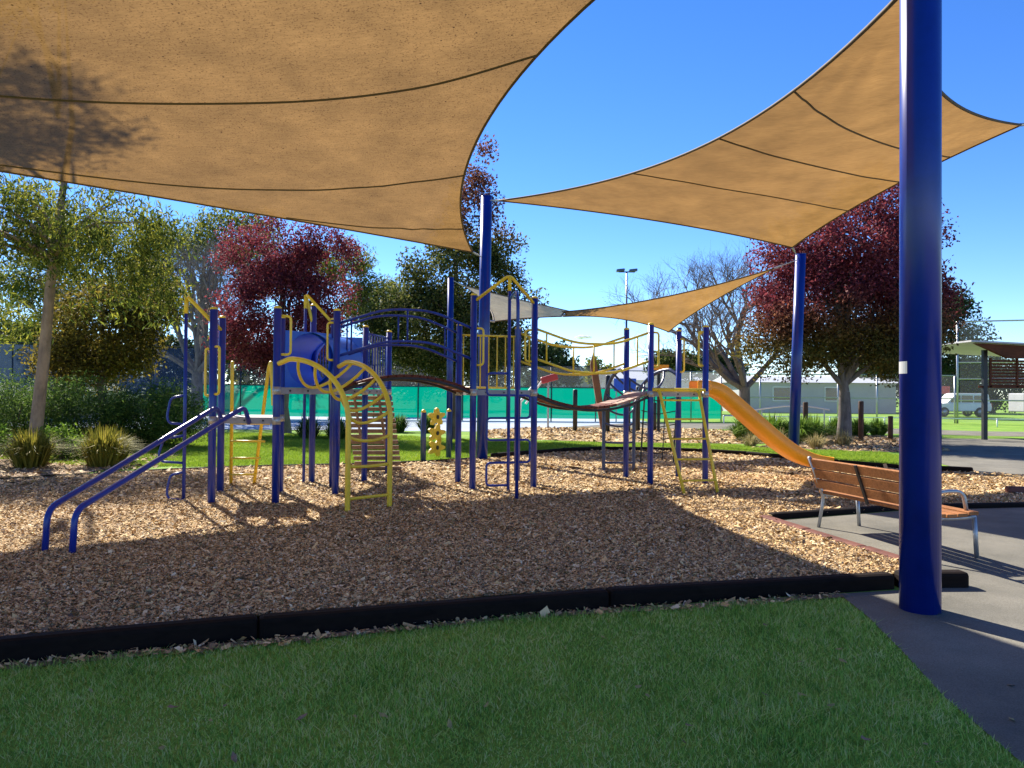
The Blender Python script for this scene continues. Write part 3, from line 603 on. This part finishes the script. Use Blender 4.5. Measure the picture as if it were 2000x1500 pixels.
tree('red_tree','dense claret-red tree behind the tunnel tower',(-8.7,29.7),.16,2.0,[(-.3,0,4.6,2.5,2.2,2.2),(-.7,0,6.9,1.9,1.6,1.5),(1.2,0,6.5,1.5,1.4,1.5),(-1.2,0,3.4,1.4,1.3,1.1)],330,46000,.115,'redleaf','greybark',.28)
tree('pear_tree','tall pear tree, green below and reddish on top, in the middle',(-1.94,26.2),.17,2.1,[(-.1,0,3.6,2.5,2.2,1.5),(.2,0,5.4,1.7,1.6,1.6),(.6,0,7.4,1.0,1.0,1.7),(.85,0,9.2,.55,.5,1.0),(-2.0,0,4.3,1.2,1,1.0),(-1.5,0,5.7,.6,.6,.7),(2.0,0,4.6,.9,.8,1.3),(1.6,0,6.3,.6,.6,1.0)],380,52000,.12,'pearleaf','bark',.24)
tree('ash_tree','broad claret ash with dark red crown and olive skirt at right',(11.6,26.8),.24,1.75,[(.2,0,4.6,3.4,3.0,2.0),(.4,0,6.6,2.7,2.5,1.8),(1.3,0,8.2,1.6,1.6,1.2),(-1.8,0,3.4,1.9,1.8,1.1),(1.8,0,3.6,1.7,1.7,1.3),(-1.9,0,6.3,1.2,1.2,1.2)],560,85000,.12,'ashleaf','greybark',.30,limbs=22)
bare('bare_tree','leafless grey tree behind the low tower at left',(-16.6,40.5),2.6,.33,4.4,5,4,[(-.6,0,1),(.5,.2,1),(-.1,-.5,1.2),(.1,.6,1.1),(-1,.2,.6),(.9,-.2,.7)],'greybark',.7)
bare('bare_tree','leafless spreading tree between the slide and the red ash',(10.9,36),2.0,.29,3.7,5,4,[(-.9,0,.8),(-.5,.3,1),(-.1,-.3,1.2),(.9,.1,.6),(-1.1,-.2,.5),(.2,.3,1.1)],'greybark',.7)
for b,lab,el in (((-21,52),'tall far gum tree rising left behind the bare tree',[(-2.5,0,11,2.6,2.2,1.8),(2,0,12,3,2.4,1.8),(4.5,0,9.5,2,1.8,1.3),(-4,0,8.5,1.8,1.6,1.3)]),((-33,55),'far gum tree behind the gum at the left edge',[(0,0,9,4,3,3),(2,0,13,3,3,2)]),((-11,62),'far pale gum tree top behind the red tree',[(0,0,9,3,2.5,2),(-3,0,12,2.4,2,1.6)])):
    tree('gum_tree',lab,b,.35,5,el,140,14000,.28,'gumleaf','gumbark',.5,.3,.8)
tree('evergreen_tree','dark evergreen tree beyond the fence right of the near pole',(34,62),.4,2.5,[(0,0,6,4,3,3.4),(.5,0,9,2.4,2.4,1.8),(-3,0,4.5,2.5,2,2)],150,20000,.28,'darkleaf','bark',.5,group='far trees')
tree('evergreen_tree','far dark tree behind the sagging bridge at its left end',(2.6,66),.3,2,[(0,0,4.2,2.8,2,1.9),(1.6,0,3.2,1.5,1.5,1.2)],60,5000,.35,'darkleaf','bark',.4,group='far trees')
tree('red_tree','small far reddish tree right of the sagging bridge',(14.2,68),.25,2,[(0,0,4,2.2,2,1.4)],60,4500,.32,'pearleaf','bark',.35,group='far trees')
tree('palm_like_tree','tiny far green tree beyond the sagging bridge',(8.4,75),.2,2,[(0,0,3.8,1.4,1.2,1.1)],30,2000,.35,'gumleaf','bark',.35,group='far trees')
for x,y,lab in ((38,80,'far dark tree behind the white car'),(44,78,'far dark tree behind the trailer'),(50,80,'far dark tree right of the trailer, at the right edge')): tree('evergreen_tree',lab,(x,y),.3,.8,[(0,0,2.6,3.6,2.2,2.2),(1,0,4.4,2.6,2,1.6)],90,7000,.34,'darkleaf','bark',.5,group='far trees')
for x,y,lab in ((-17.5,66,'far tree above the green screen, left of the red tree'),(-8.5,70,'far tree above the green screen behind the tunnel tower'),(-3.2,74,'far tree above the green screen behind the arched bridge')): tree('evergreen_tree',lab,(x,y),.3,1.5,[(0,0,3.8,4.0,2.5,2.8),(1,0,5.2,2.4,2,1.6)],80,7000,.34,'darkleaf','bark',.5,group='far trees')
for i in range(9):
    tree('evergreen_tree',['far dark tree at the left horizon, nearest the left edge','far dark tree at the left horizon behind the hedge','far dark tree at the left horizon left of the light pole','far dark tree at the left horizon right of the light pole','far dark tree behind the bare tree trunk','far dark tree behind the low tower','far dark tree above the green screen, left part','far tree above the grey shed','far tree right of the grey shed'][i],([-50,-42,-36,-31,-27,-21,-14,24,46][i],[60,64,60,66,70,72,80,92,95][i]),.3,1.5,[(0,0,3.6+rnd.random(),4.2,2.5,2.8),(rnd.uniform(-2,2),0,5.2,2.4,2,1.6)],70,4500,.42,'darkleaf' if i%2 else 'gumleaf','bark',.5,group='far trees')
# hedge, shrubs, grasses
def bush(name,label,base,r,n,size,mat,group,cl=40,asp=.4,cat='shrub'):
    base=V((base[0],base[1],gz(base[1]))); e=empty(name,tuple(base),label,cat,group)
    pts=[(base.x+a,base.y+b,base.z+abs(c)) for a,b,c in crown_points([(0,0,r[2]*.45,r[0],r[1],r[2]*.55)],cl,.3)]; mb=MB()
    for p in pts[:14]: mb.tube([base-Z*.05,lerp(base,V(p),.5)+Z*.1,p],[.03,.02,.008],4,False)
    mb.build('stems','bark',e); co=leaves_np(pts,(r[0]*.12+.06,r[1]*.12+.06,r[2]*.1+.05),n,size,asp)-np.array(base); co[:,2]=np.maximum(co[:,2],.01)
    o=mesh_np('foliage',co,4,len(co)//4,mat,None); o.parent=e; return e
for i,(x,y,rx,h,lab) in enumerate(((-15.6,20.5,1.9,1.75,'dark hedge bush at the left edge behind the gum trunk'),(-13.4,20.6,1.7,1.8,'dark hedge bush just right of the gum trunk'),(-11.6,21,1.7,1.75,'dark hedge bush in the middle of the hedge row'),(-10.0,21.6,1.35,1.65,'dark hedge bush at the right end of the row'))):
    bush('hedge_bush',lab,(x,y),(rx,1.2,h),24000,.085,'hedgeleaf','hedge bushes',90,.25)
bush('leafy_shrub','light green leafy shrub low at the left edge',(-11.6,16.4),(.9,.7,.75),2600,.1,'strap','low shrubs',40)
bush('leafy_shrub','pale leafy shrub right of the gum trunk foot',(-10.3,17.6),(.6,.6,.7),1800,.09,'strap','low shrubs',30)
def tuft(label,p,n,h,mat,sp=.5,wd=.012,name='grass_tuft',cat='grass tuft',group='grass tufts and strap plants'):
    x,y=p; z=gz(y); A=[]
    for _ in range(n):
        a=rnd.uniform(0,6.283); q=rnd.uniform(0,1)**.6; l=h*rnd.uniform(.6,1.15); o=V((math.cos(a),math.sin(a),0)); s=V((-o.y,o.x,0))*wd*rnd.uniform(.6,1.4); b=V((x,y,z))+o*(q*h*.30)+V((rnd.gauss(0,.03),rnd.gauss(0,.03),0))
        q=rnd.uniform(.05,1); m_=b+o*(l*sp*q*.5)+Z*(l*(.72-.25*q)); t_=b+o*(l*sp*q*1.15)+Z*(l*(1-.75*q*min(sp,1))); A+=[b-s,b+s,m_+s*.8,m_-s*.8,m_-s*.8,m_+s*.8,t_+s*.1,t_-s*.1]
    co=np.array([tuple(v) for v in A])-np.array((x,y,z)); o=mesh_np(name,co,4,len(co)//4,mat,None); o.location=(x,y,z); tag(o,label,cat,group); return o
tuft('golden grass tuft at the foot of the gum tree',(-9.75,15.6),900,.85,'tuft',.8); tuft('golden grass tuft right of the gum tree, at lawn edge',(-8.45,15.9),900,.85,'tuft',.8); tuft('brown-tipped grass tuft nearest the lawn corner',(-8.75,16.9),700,.75,'tuft',.8)
tuft('small grass tuft at the far left bed edge',(-10.6,14.9),500,.6,'tuft',.8)
for i,(x,y,h,lab) in enumerate(((8.9,26.3,1.05,'lush strap-leaf clump right beside the slide'),(9.7,26.0,1.0,'lush strap-leaf clump in the middle of the bed'),(10.4,26.6,.95,'lush strap-leaf clump against the leaning pole'),(8.3,27.2,.9,'strap-leaf clump at the back left of the bed'),(12.9,30.5,.75,'strap-leaf clump just right of the ash trunk'),(13.9,30.8,.75,'strap-leaf clump left of the short bollard'),(11.9,31.2,.7,'strap-leaf clump just left of the ash trunk'),(15.0,31.5,.7,'strap-leaf clump by the near pole'))):
    tuft(lab,(x,y),650,h,'strap',.95,.022,'strap_plant','plant')
for i,(x,y,h,lab) in enumerate(((8.3,23.9,.6,'dry grass tuft left of the leaning pole'),(9.2,23.2,.55,'dry grass tuft under the leaning pole'),(10.6,24.6,.6,'dry grass tuft left of the ash trunk'),(7.5,24.1,.5,'dry grass tuft at the bed corner by the slide'),(13.6,24.9,.6,'green-brown grass tuft beside the near pole at bed edge'))):
    tuft(lab,(x,y),260,h,'drytuft',1.0,.008)
for x,y,lab in ((-5.9,26,'dark grass clump behind the low ladder'),(-6.9,26.2,'dark grass clump under the tunnel tower'),(-4.6,31,'dark strap plant before the court, left one'),(-3.4,31,'dark strap plant before the court, right one')): tuft(lab,(x,y),450,.8,'hedgeleaf',.9,.02)
# ---------------------------------------------------------------- things around
pp_=empty('flower_toy',(-1.75,18.1,0),'three yellow flower-shaped play panels between two short blue posts','play toy')
for x,y in ((-2.02,17.6),(-1.52,18.6)):
    o=MB().tube([(x,y,-.1),(x,y,1.12)],.065,14).build('post','slate',pp_,True); MB().tube([(x,y,1.12),(x,y,1.16),(x,y,1.19)],[.066,.05,.015],14).build('cap','yellow',o,True)
for i,z in enumerate((1.0,.62,.28)):
    c=V((-1.77,18.1,z)); d=V((.5,1,0)).normalized(); mb=MB(); n=28; rim=[]
    for s in (-.02,.02):
        for k in range(n): an=2*math.pi*k/n; r_=.17*(1+.32*math.sin(an*5+i)); mb.v.append(tuple(c+d*(math.cos(an)*r_*1.75)+Z*(math.sin(an)*r_)+V((d.y,-d.x,0))*s))
    mb.f=[tuple(range(n)),tuple(reversed(range(n,2*n)))]+[(k,(k+1)%n,n+(k+1)%n,n+k) for k in range(n)]
    o=mb.build('panel','yellow',pp_); MB().tube([c+V((d.y,-d.x,0))*.03,c+V((d.y,-d.x,0))*.045],.05,12).build('eye','black',o)
# far playground
for x,y,h,lab in ((2.72,33,1.75,'black post left of the brown totem'),(4.05,32.5,2.35,'tallest black post at the brown totem'),(5.0,33,2.2,'black post right of the brown totem'),(5.5,33.5,1.9,'black post farthest right of the totem group'),(6.4,34.5,1.2,'short brown post right of the totem group')):
    tag(MB().tube([(x,y,-.1),(x,y,h),(x,y,h+.03)],[.1,.1,.07],12).build('play_post','black',None,True),lab,'post','far playground posts')
tm=empty('totem',(3.9,34,0),'brown pointed wooden totem in the far playground','totem')
MB().add([(3.95,33.9,-.05),(4.22,33.9,-.05),(4.22,34.1,-.05),(3.95,34.1,-.05),(3.45,33.9,2.9),(3.75,33.9,2.9),(3.75,34.1,2.9),(3.45,34.1,2.9),(3.6,34,3.5)],[(0,1,5,4),(1,2,6,5),(2,3,7,6),(3,0,4,7),(4,5,8),(5,6,8),(6,7,8),(7,4,8),(3,2,1,0)]).build('board','brownpanel',tm)
sg=empty('play_sign',(6.3,33,0),'orange play panel on a black stand behind the slide tower','play panel'); MB().tube([(6.3,33,-.05),(6.3,33,2.6)],.07,8).build('stand','black',sg); MB().box((6.3,32.95,2.75),(.85,.06,.22)).build('board','orange',sg,False,.02)
dg=empty('toy_digger',(1.4,36,0),'white and red toy digger arm in the far playground','play digger')
MB().tube([(.3,36,-.05),(.4,36,1.2),(1.2,36,2.2)],.07,8).build('arm','white',dg); MB().tube([(.65,36.2,1.1),(1.5,36.2,2.3)],.05,8).build('arm','white',dg); MB().box((1.75,36,2.3),(.8,.3,.32),(1,0,.3)).build('seat','red',dg,False,.05); MB().tube([(1.7,36,-.05),(1.7,36,2.2)],.05,8).build('stand','steel',dg)
sw=empty('net_climber',(5.9,24.0,0),'small black rope net hanging from a frame behind the slate climber','rope net')
for x in (2.95,3.7): MB().tube([(x,17.6,-.05),(x+.1,17.6,1.7)],.02,6).build('rope','black',sw)
for z in (.3,.6,.9,1.2,1.5): MB().tube([(2.97,17.6,z),(3.35,17.55,z-.08),(3.78,17.6,z)],.012,5).build('rope','black',sw)
for x in (3.2,3.45): MB().tube([(x,17.6,0),(x+.08,17.6,1.65)],.012,5).build('rope','black',sw)
MB().tube([(2.9,17.6,1.7),(3.85,17.6,1.7)],.025,6).build('top_bar','slate',sw)
sw.location=(0,0,0)
for ch in sw.children: ch.data.transform(Matrix.Translation((5.9,24.0,0)))
# fences
def fence(name,label,a,b,h,n,postmat,rails,panels,pr=.04,group='fences'):
    a,b=V((*a,0)),V((*b,0)); e=empty(name,tuple(a),label,'fence',group)
    for i in range(n+1): q=lerp(a,b,i/n); MB().tube([q-Z*.1,q+Z*h],pr,8).build('post',postmat,e,True)
    for z in rails: MB().tube([a+Z*z,b+Z*z],pr*.7,6).build('rail',postmat,e)
    for z0_,z1_,m_ in panels:
        for i in range(n):
            p,q=lerp(a,b,i/n+.001),lerp(a,b,(i+1)/n-.001); o=V((0,-.03,0)); MB().quad(p+Z*z0_+o,q+Z*z0_+o,q+Z*z1_+o,p+Z*z1_+o).build('mesh_panel',m_,e)
    return e
fence('court_fence','green windscreen fence across the tennis court behind the towers',(-18.5,45),(4.9,45),3.2,9,'black',[1.98,3.2],[(.15,1.96,'green_net'),(1.98,3.2,'finewire')])
fence('court_fence','dark netted court fence at left behind the bare tree',(-30,42),(-18.6,45),4.2,5,'black',[4.2],[(.1,4.1,'dark_net')])
fence('court_fence','green screened fence right of the slide tower legs',(4.9,45),(12.8,47),3.0,4,'steel',[1.98,3.0],[(.15,1.9,'green_net'),(1.98,3.0,'wire')])
fence('wire_fence','tall chain-link fence behind the red ash',(12.8,47),(27.1,47),2.9,6,'steel',[1.5,2.9],[(.05,2.9,'finewire')],.05)
fence('wire_fence','very tall chain-link backstop fence at the right',(27.2,46.9),(46,40),6.2,5,'steel',[1.4,2.7,3.7,6.2],[(.05,6.2,'finewire')],.06)
fence('oval_rail','low white rail fence along the sports oval at right',(12,43.5),(46,38.5),.45,12,'white',[.42],[],.04)
wr=empty('hoop_rail',(10.8,29.5,0),'pale wavy rail of a balance toy behind the ash trunk','balance rail')
MB().tube(fillet([(9.3,29.5,1.02),(10.4,29.5,1.18),(11.3,29.5,1.2),(12.2,29.5,1.05)],.4),.035,6).build('beam','white',wr)
for x in (9.6,11.0,12.0): MB().tube([(x,29.5,-.05),(x,29.5,1.05)],.025,6).build('leg','steel',wr)
for x,y,h,lab in ((10.55,27.6,1.35,'tall timber bollard just right of the leaning pole'),(12.5,27.5,1.4,'tall timber bollard behind the ash trunk'),(14.1,28.6,.85,'short timber bollard right of the ash tree')):
    tag(MB().tube([(x,y,-.1),(x,y,h-.02),(x,y,h)],[.09,.09,.075],12).build('bollard','post',None,True),lab,'bollard','timber bollards')
# buildings
def house(name,label,x0,x1,y0,y1,h,hr,wall,wins,ridge='x'):
    e=empty(name,((x0+x1)/2,(y0+y1)/2,0),label,'building','far buildings')
    MB().box(((x0+x1)/2,(y0+y1)/2,h/2-.1),(x1-x0,y1-y0,h+.2)).build('wall',wall,e)
    o=.5
    if ridge=='x': ym=(y0+y1)/2; MB().add([(x0-o,y0-o,h),(x1+o,y0-o,h),(x1+o,ym,h+hr),(x0-o,ym,h+hr),(x0-o,y1+o,h),(x1+o,y1+o,h)],[(0,1,2,3),(3,2,5,4),(0,3,4),(1,5,2)]).build('roof','roofmetal',e)
    else: xm=(x0+x1)/2; MB().add([(x0-o,y0-o,h),(xm,y0-o,h+hr),(x1+o,y0-o,h),(x0-o,y1+o,h),(xm,y1+o,h+hr),(x1+o,y1+o,h)],[(0,1,4,3),(1,2,5,4),(0,2,1),(3,4,5)]).build('roof','roofmetal',e)
    for xa,za,ww,hh in wins:
        f_=MB().box((xa,y0-.03,za),(ww+.2,.08,hh+.2)).build('window','white',e); MB().box((xa,y0-.08,za),(ww,.04,hh)).build('pane','glass',f_)
house('shed','long low grey shed behind the fence right of the slide',22,37,74,84,2.9,.7,'palegrey',[(26,1.8,1.6,1.2),(31,1.8,1.6,1.2)])
house('house','white-roofed clubhouse seen between the middle tower posts',.6,9.5,80,90,3.2,2.2,'cream',[(3,1.7,1.4,1.2),(6,1.7,1.4,1.2)],'y')
house('house','cream house beyond the sagging bridge',10.5,20,84,92,3.2,1.6,'cream',[(13,1.8,1.6,1.2),(17,1.8,1.6,1.2)])
sb=empty('notice_board',(6.6,46,0),'small blue notice board on the fence beyond the bridge','sign'); MB().box((6.6,44.85,2.15),(1.3,.06,.75)).build('board','bluepanel',sb); 
for x in (6.1,7.1): MB().tube([(x,44.9,0),(x,44.9,1.85)],.04,6).build('leg','steel',sb)
# shelter at right
sh=empty('shelter',(19.5,29,0),'timber park shelter with slatted screens and sloping roof at right','shelter')
for x,y in ((17.72,28.8),(24,28.8),(17.9,33),(24,33)): MB().box((x,y,1.65),(.15,.15,3.4)).build('post','black',sh)
MB().add([(16.75,28.0,3.60),(26,28.0,3.2),(26,34,3.2),(16.75,34,3.60),(16.75,28.0,3.66),(26,28.0,3.26),(26,34,3.26),(16.75,34,3.66)],[(3,2,1,0),(4,5,6,7),(0,1,5,4),(1,2,6,5),(2,3,7,6),(3,0,4,7)]).build('roof','roofmetal',sh)
MB().add([(17.0,28.15,3.56),(26,28.15,3.16),(26,28.15,2.95),(18.2,28.15,3.02),(17.0,28.35,3.56),(26,28.35,3.16),(26,28.35,2.95),(18.2,28.35,3.02)],[(0,3,2,1),(4,5,6,7),(0,4,7,3),(3,7,6,2),(0,1,5,4),(1,2,6,5)]).build('fascia','darkwood',sh)
for i in range(6):
    x=18.0+i*1.0; r_=MB().box((x-.06,28.8,2.5),(.07,.07,1.1)).build('screen','darkwood',sh)
    for k in range(9): MB().box((x+.45,28.8,2.02+k*.115),(.93,.03,.07)).build('batten','darkwood',r_)
MB().box((20.5,28.8,1.97),(6,.07,.08)).build('beam','darkwood',sh)
tb=empty('picnic_seat',(19.0,28.3,0),'brown seat under the shelter at the right edge','seat'); MB().box((20.0,28.2,.48),(1.8,.5,.06)).build('seat','bench',tb)
for x in (19.25,20.75): MB().box((x,28.2,.22),(.08,.4,.46)).build('leg','black',tb)
# light poles
def light(label,x,y,h,heads,mt='slate'):
    e=empty('light_pole',(x,y,0),label,'light pole','light poles'); MB().tube([(x,y,-.1),(x,y,h)],.13,8,True,.07).build('shaft',mt,e,True)
    if heads:
        MB().box((x,y,h),(1.5,.1,.1)).build('cross_arm','slate',e)
        for dx in (-.6,.55): MB().box((x+dx,y-.15,h+.12),(.75,.6,.22),(1,0,.12)).build('floodlight','slate',e,False,.05)
light('tall floodlight pole with two lamp heads behind the bridge',10.4,70,12.8,True); light('thin grey pole left, right of the gum trunk',-37,64,6.2,False); light('thin grey pole left of the bare tree trunk',-20.3,43.8,5.4,False)
# car, trailer, sign
def car(x,y):
    e=empty('parked_car',(x,y,gz(y)),'white four-wheel-drive car parked beyond the oval','car')
    def prism(pts,w0,name,mat,par,bev=.06):
        mb=MB(); n=len(pts); mb.v=[(x+a,y-w0/2,b) for a,b in pts]+[(x+a,y+w0/2,b) for a,b in pts]; mb.f=[tuple(range(n)),tuple(reversed(range(n,2*n)))]+[((k+1)%n,k,n+k,n+(k+1)%n) for k in range(n)]; return mb.build(name,mat,par,False,bev)
    bd_=prism([(-2.45,.45),(2.4,.45),(2.45,.8),(2.38,1.12),(-1.2,1.12),(-2.3,1.02),(-2.5,.8)],1.85,'body','white',e); prism([(-1.25,1.1),(2.36,1.1),(2.22,1.86),(1.9,1.93),(-.25,1.93),(-.45,1.86)],1.65,'cabin','white',bd_)
    for a,b in ((-.95,-.1),(-.02,.92),(1.02,2.1)): s=.35 if a<-.5 else 0; MB().add([(x+a,y-.84,1.17),(x+b,y-.84,1.17),(x+b,y-.84,1.74),(x+a+s,y-.84,1.74)],[(0,1,2,3)]).build('window','glass',bd_)
    for a in (-1.5,1.45):
        for s in (-.86,.86): t_=MB().tube([(x+a,y+s-.12,.38),(x+a,y+s+.12,.38)],.39,18).build('wheel','rubber',e,True); MB().tube([(x+a,y+s-.14,.38),(x+a,y+s+.14,.38)],.23,14).build('rim','steel',t_,True)
    MB().box((x+2.47,y-.7,.95),(.06,.25,.35)).build('tail_light','red',e); MB().box((x-2.47,y-.65,.88),(.06,.35,.18)).build('headlight','steel',e); MB().box((x+2.5,y,.5),(.15,1.8,.2)).build('bumper','black',e)
car(37.0,64)
tr_=empty('box_trailer',(42.5,62,0),'grey-green covered trailer parked right of the car','trailer'); MB().box((43,62,1.2),(4.6,2,1.5)).build('box','palegrey',tr_,False,.08); MB().box((44,61.4,2.5),(3.6,1,1.1)).build('board','white',tr_)
for x in (41.8,43.4): MB().tube([(x,60.95,.38),(x,61.2,.38)],.38,14).build('wheel','rubber',tr_,True)
rs=empty('red_sign',(38.3,70,0),'red sign board behind the parked car','sign'); MB().box((38.3,70,2.25),(3.2,.1,.7)).build('board','red',rs)
for x in (37.2,39.4): MB().tube([(x,70,0),(x,70,2)],.05,6).build('leg','steel',rs)
# fallen leaves and cloud
lm=[]
for i in range(3):
    mb=MB(); mb.v=[(-.03,0,.004),(-.012,.012+.004*i,.01),(.012,.013,.004),(.036,0,.012),(.012,-.013,.008),(-.012,-.011,.003)]; mb.f=[(0,1,5),(1,2,4,5),(2,3,4)]
    o=mb.build('fallen_leaf',['drytuft','drytuft','slat'][i]); lm.append(o.data); bpy.data.objects.remove(o)
for i in range(60):
    y=rnd.uniform(2.4,6.1); x=rnd.uniform(-.68*y,min(2.3,.68*y)) if i<50 else rnd.uniform(2.4,3.6)
    if y>5.3+x*.28: y=rnd.uniform(2.4,4.2); x=max(-.68*y,min(x,.68*y))
    o=bpy.data.objects.new('fallen_leaf',lm[i%3]); COL.objects.link(o); o.location=(x,y,gz(y)+.03 if i<50 else gz(y)+.01); o.rotation_euler=(rnd.gauss(0,.3),rnd.gauss(0,.3),rnd.uniform(0,6.28)); s=rnd.uniform(.6,1.2); o.scale=(s,s,s); tag(o,'small dry fallen leaf lying on the front lawn or asphalt','leaf','fallen leaves')
mb=bmesh.new()
for i in range(9): bmesh.ops.create_icosphere(mb,subdivisions=2,radius=rnd.uniform(4,8),matrix=Matrix.Translation((rnd.uniform(-16,16),rnd.uniform(-6,6),rnd.uniform(-2,3)))@Matrix.Diagonal((1.7,1,.6,1)))
me=bpy.data.meshes.new('cloud'); mb.to_mesh(me); mb.free(); me.polygons.foreach_set('use_smooth',[True]*len(me.polygons)); o=bpy.data.objects.new('cloud',me); COL.objects.link(o); o.location=(112,1200,92); o.scale=(.62,.6,.5); M['cloud']=netmat('cloud_white',(.95,.95,.96),.85); me.materials.append(M['cloud']); tag(o,'tiny white cloud low in the blue sky above the bridge','cloud')
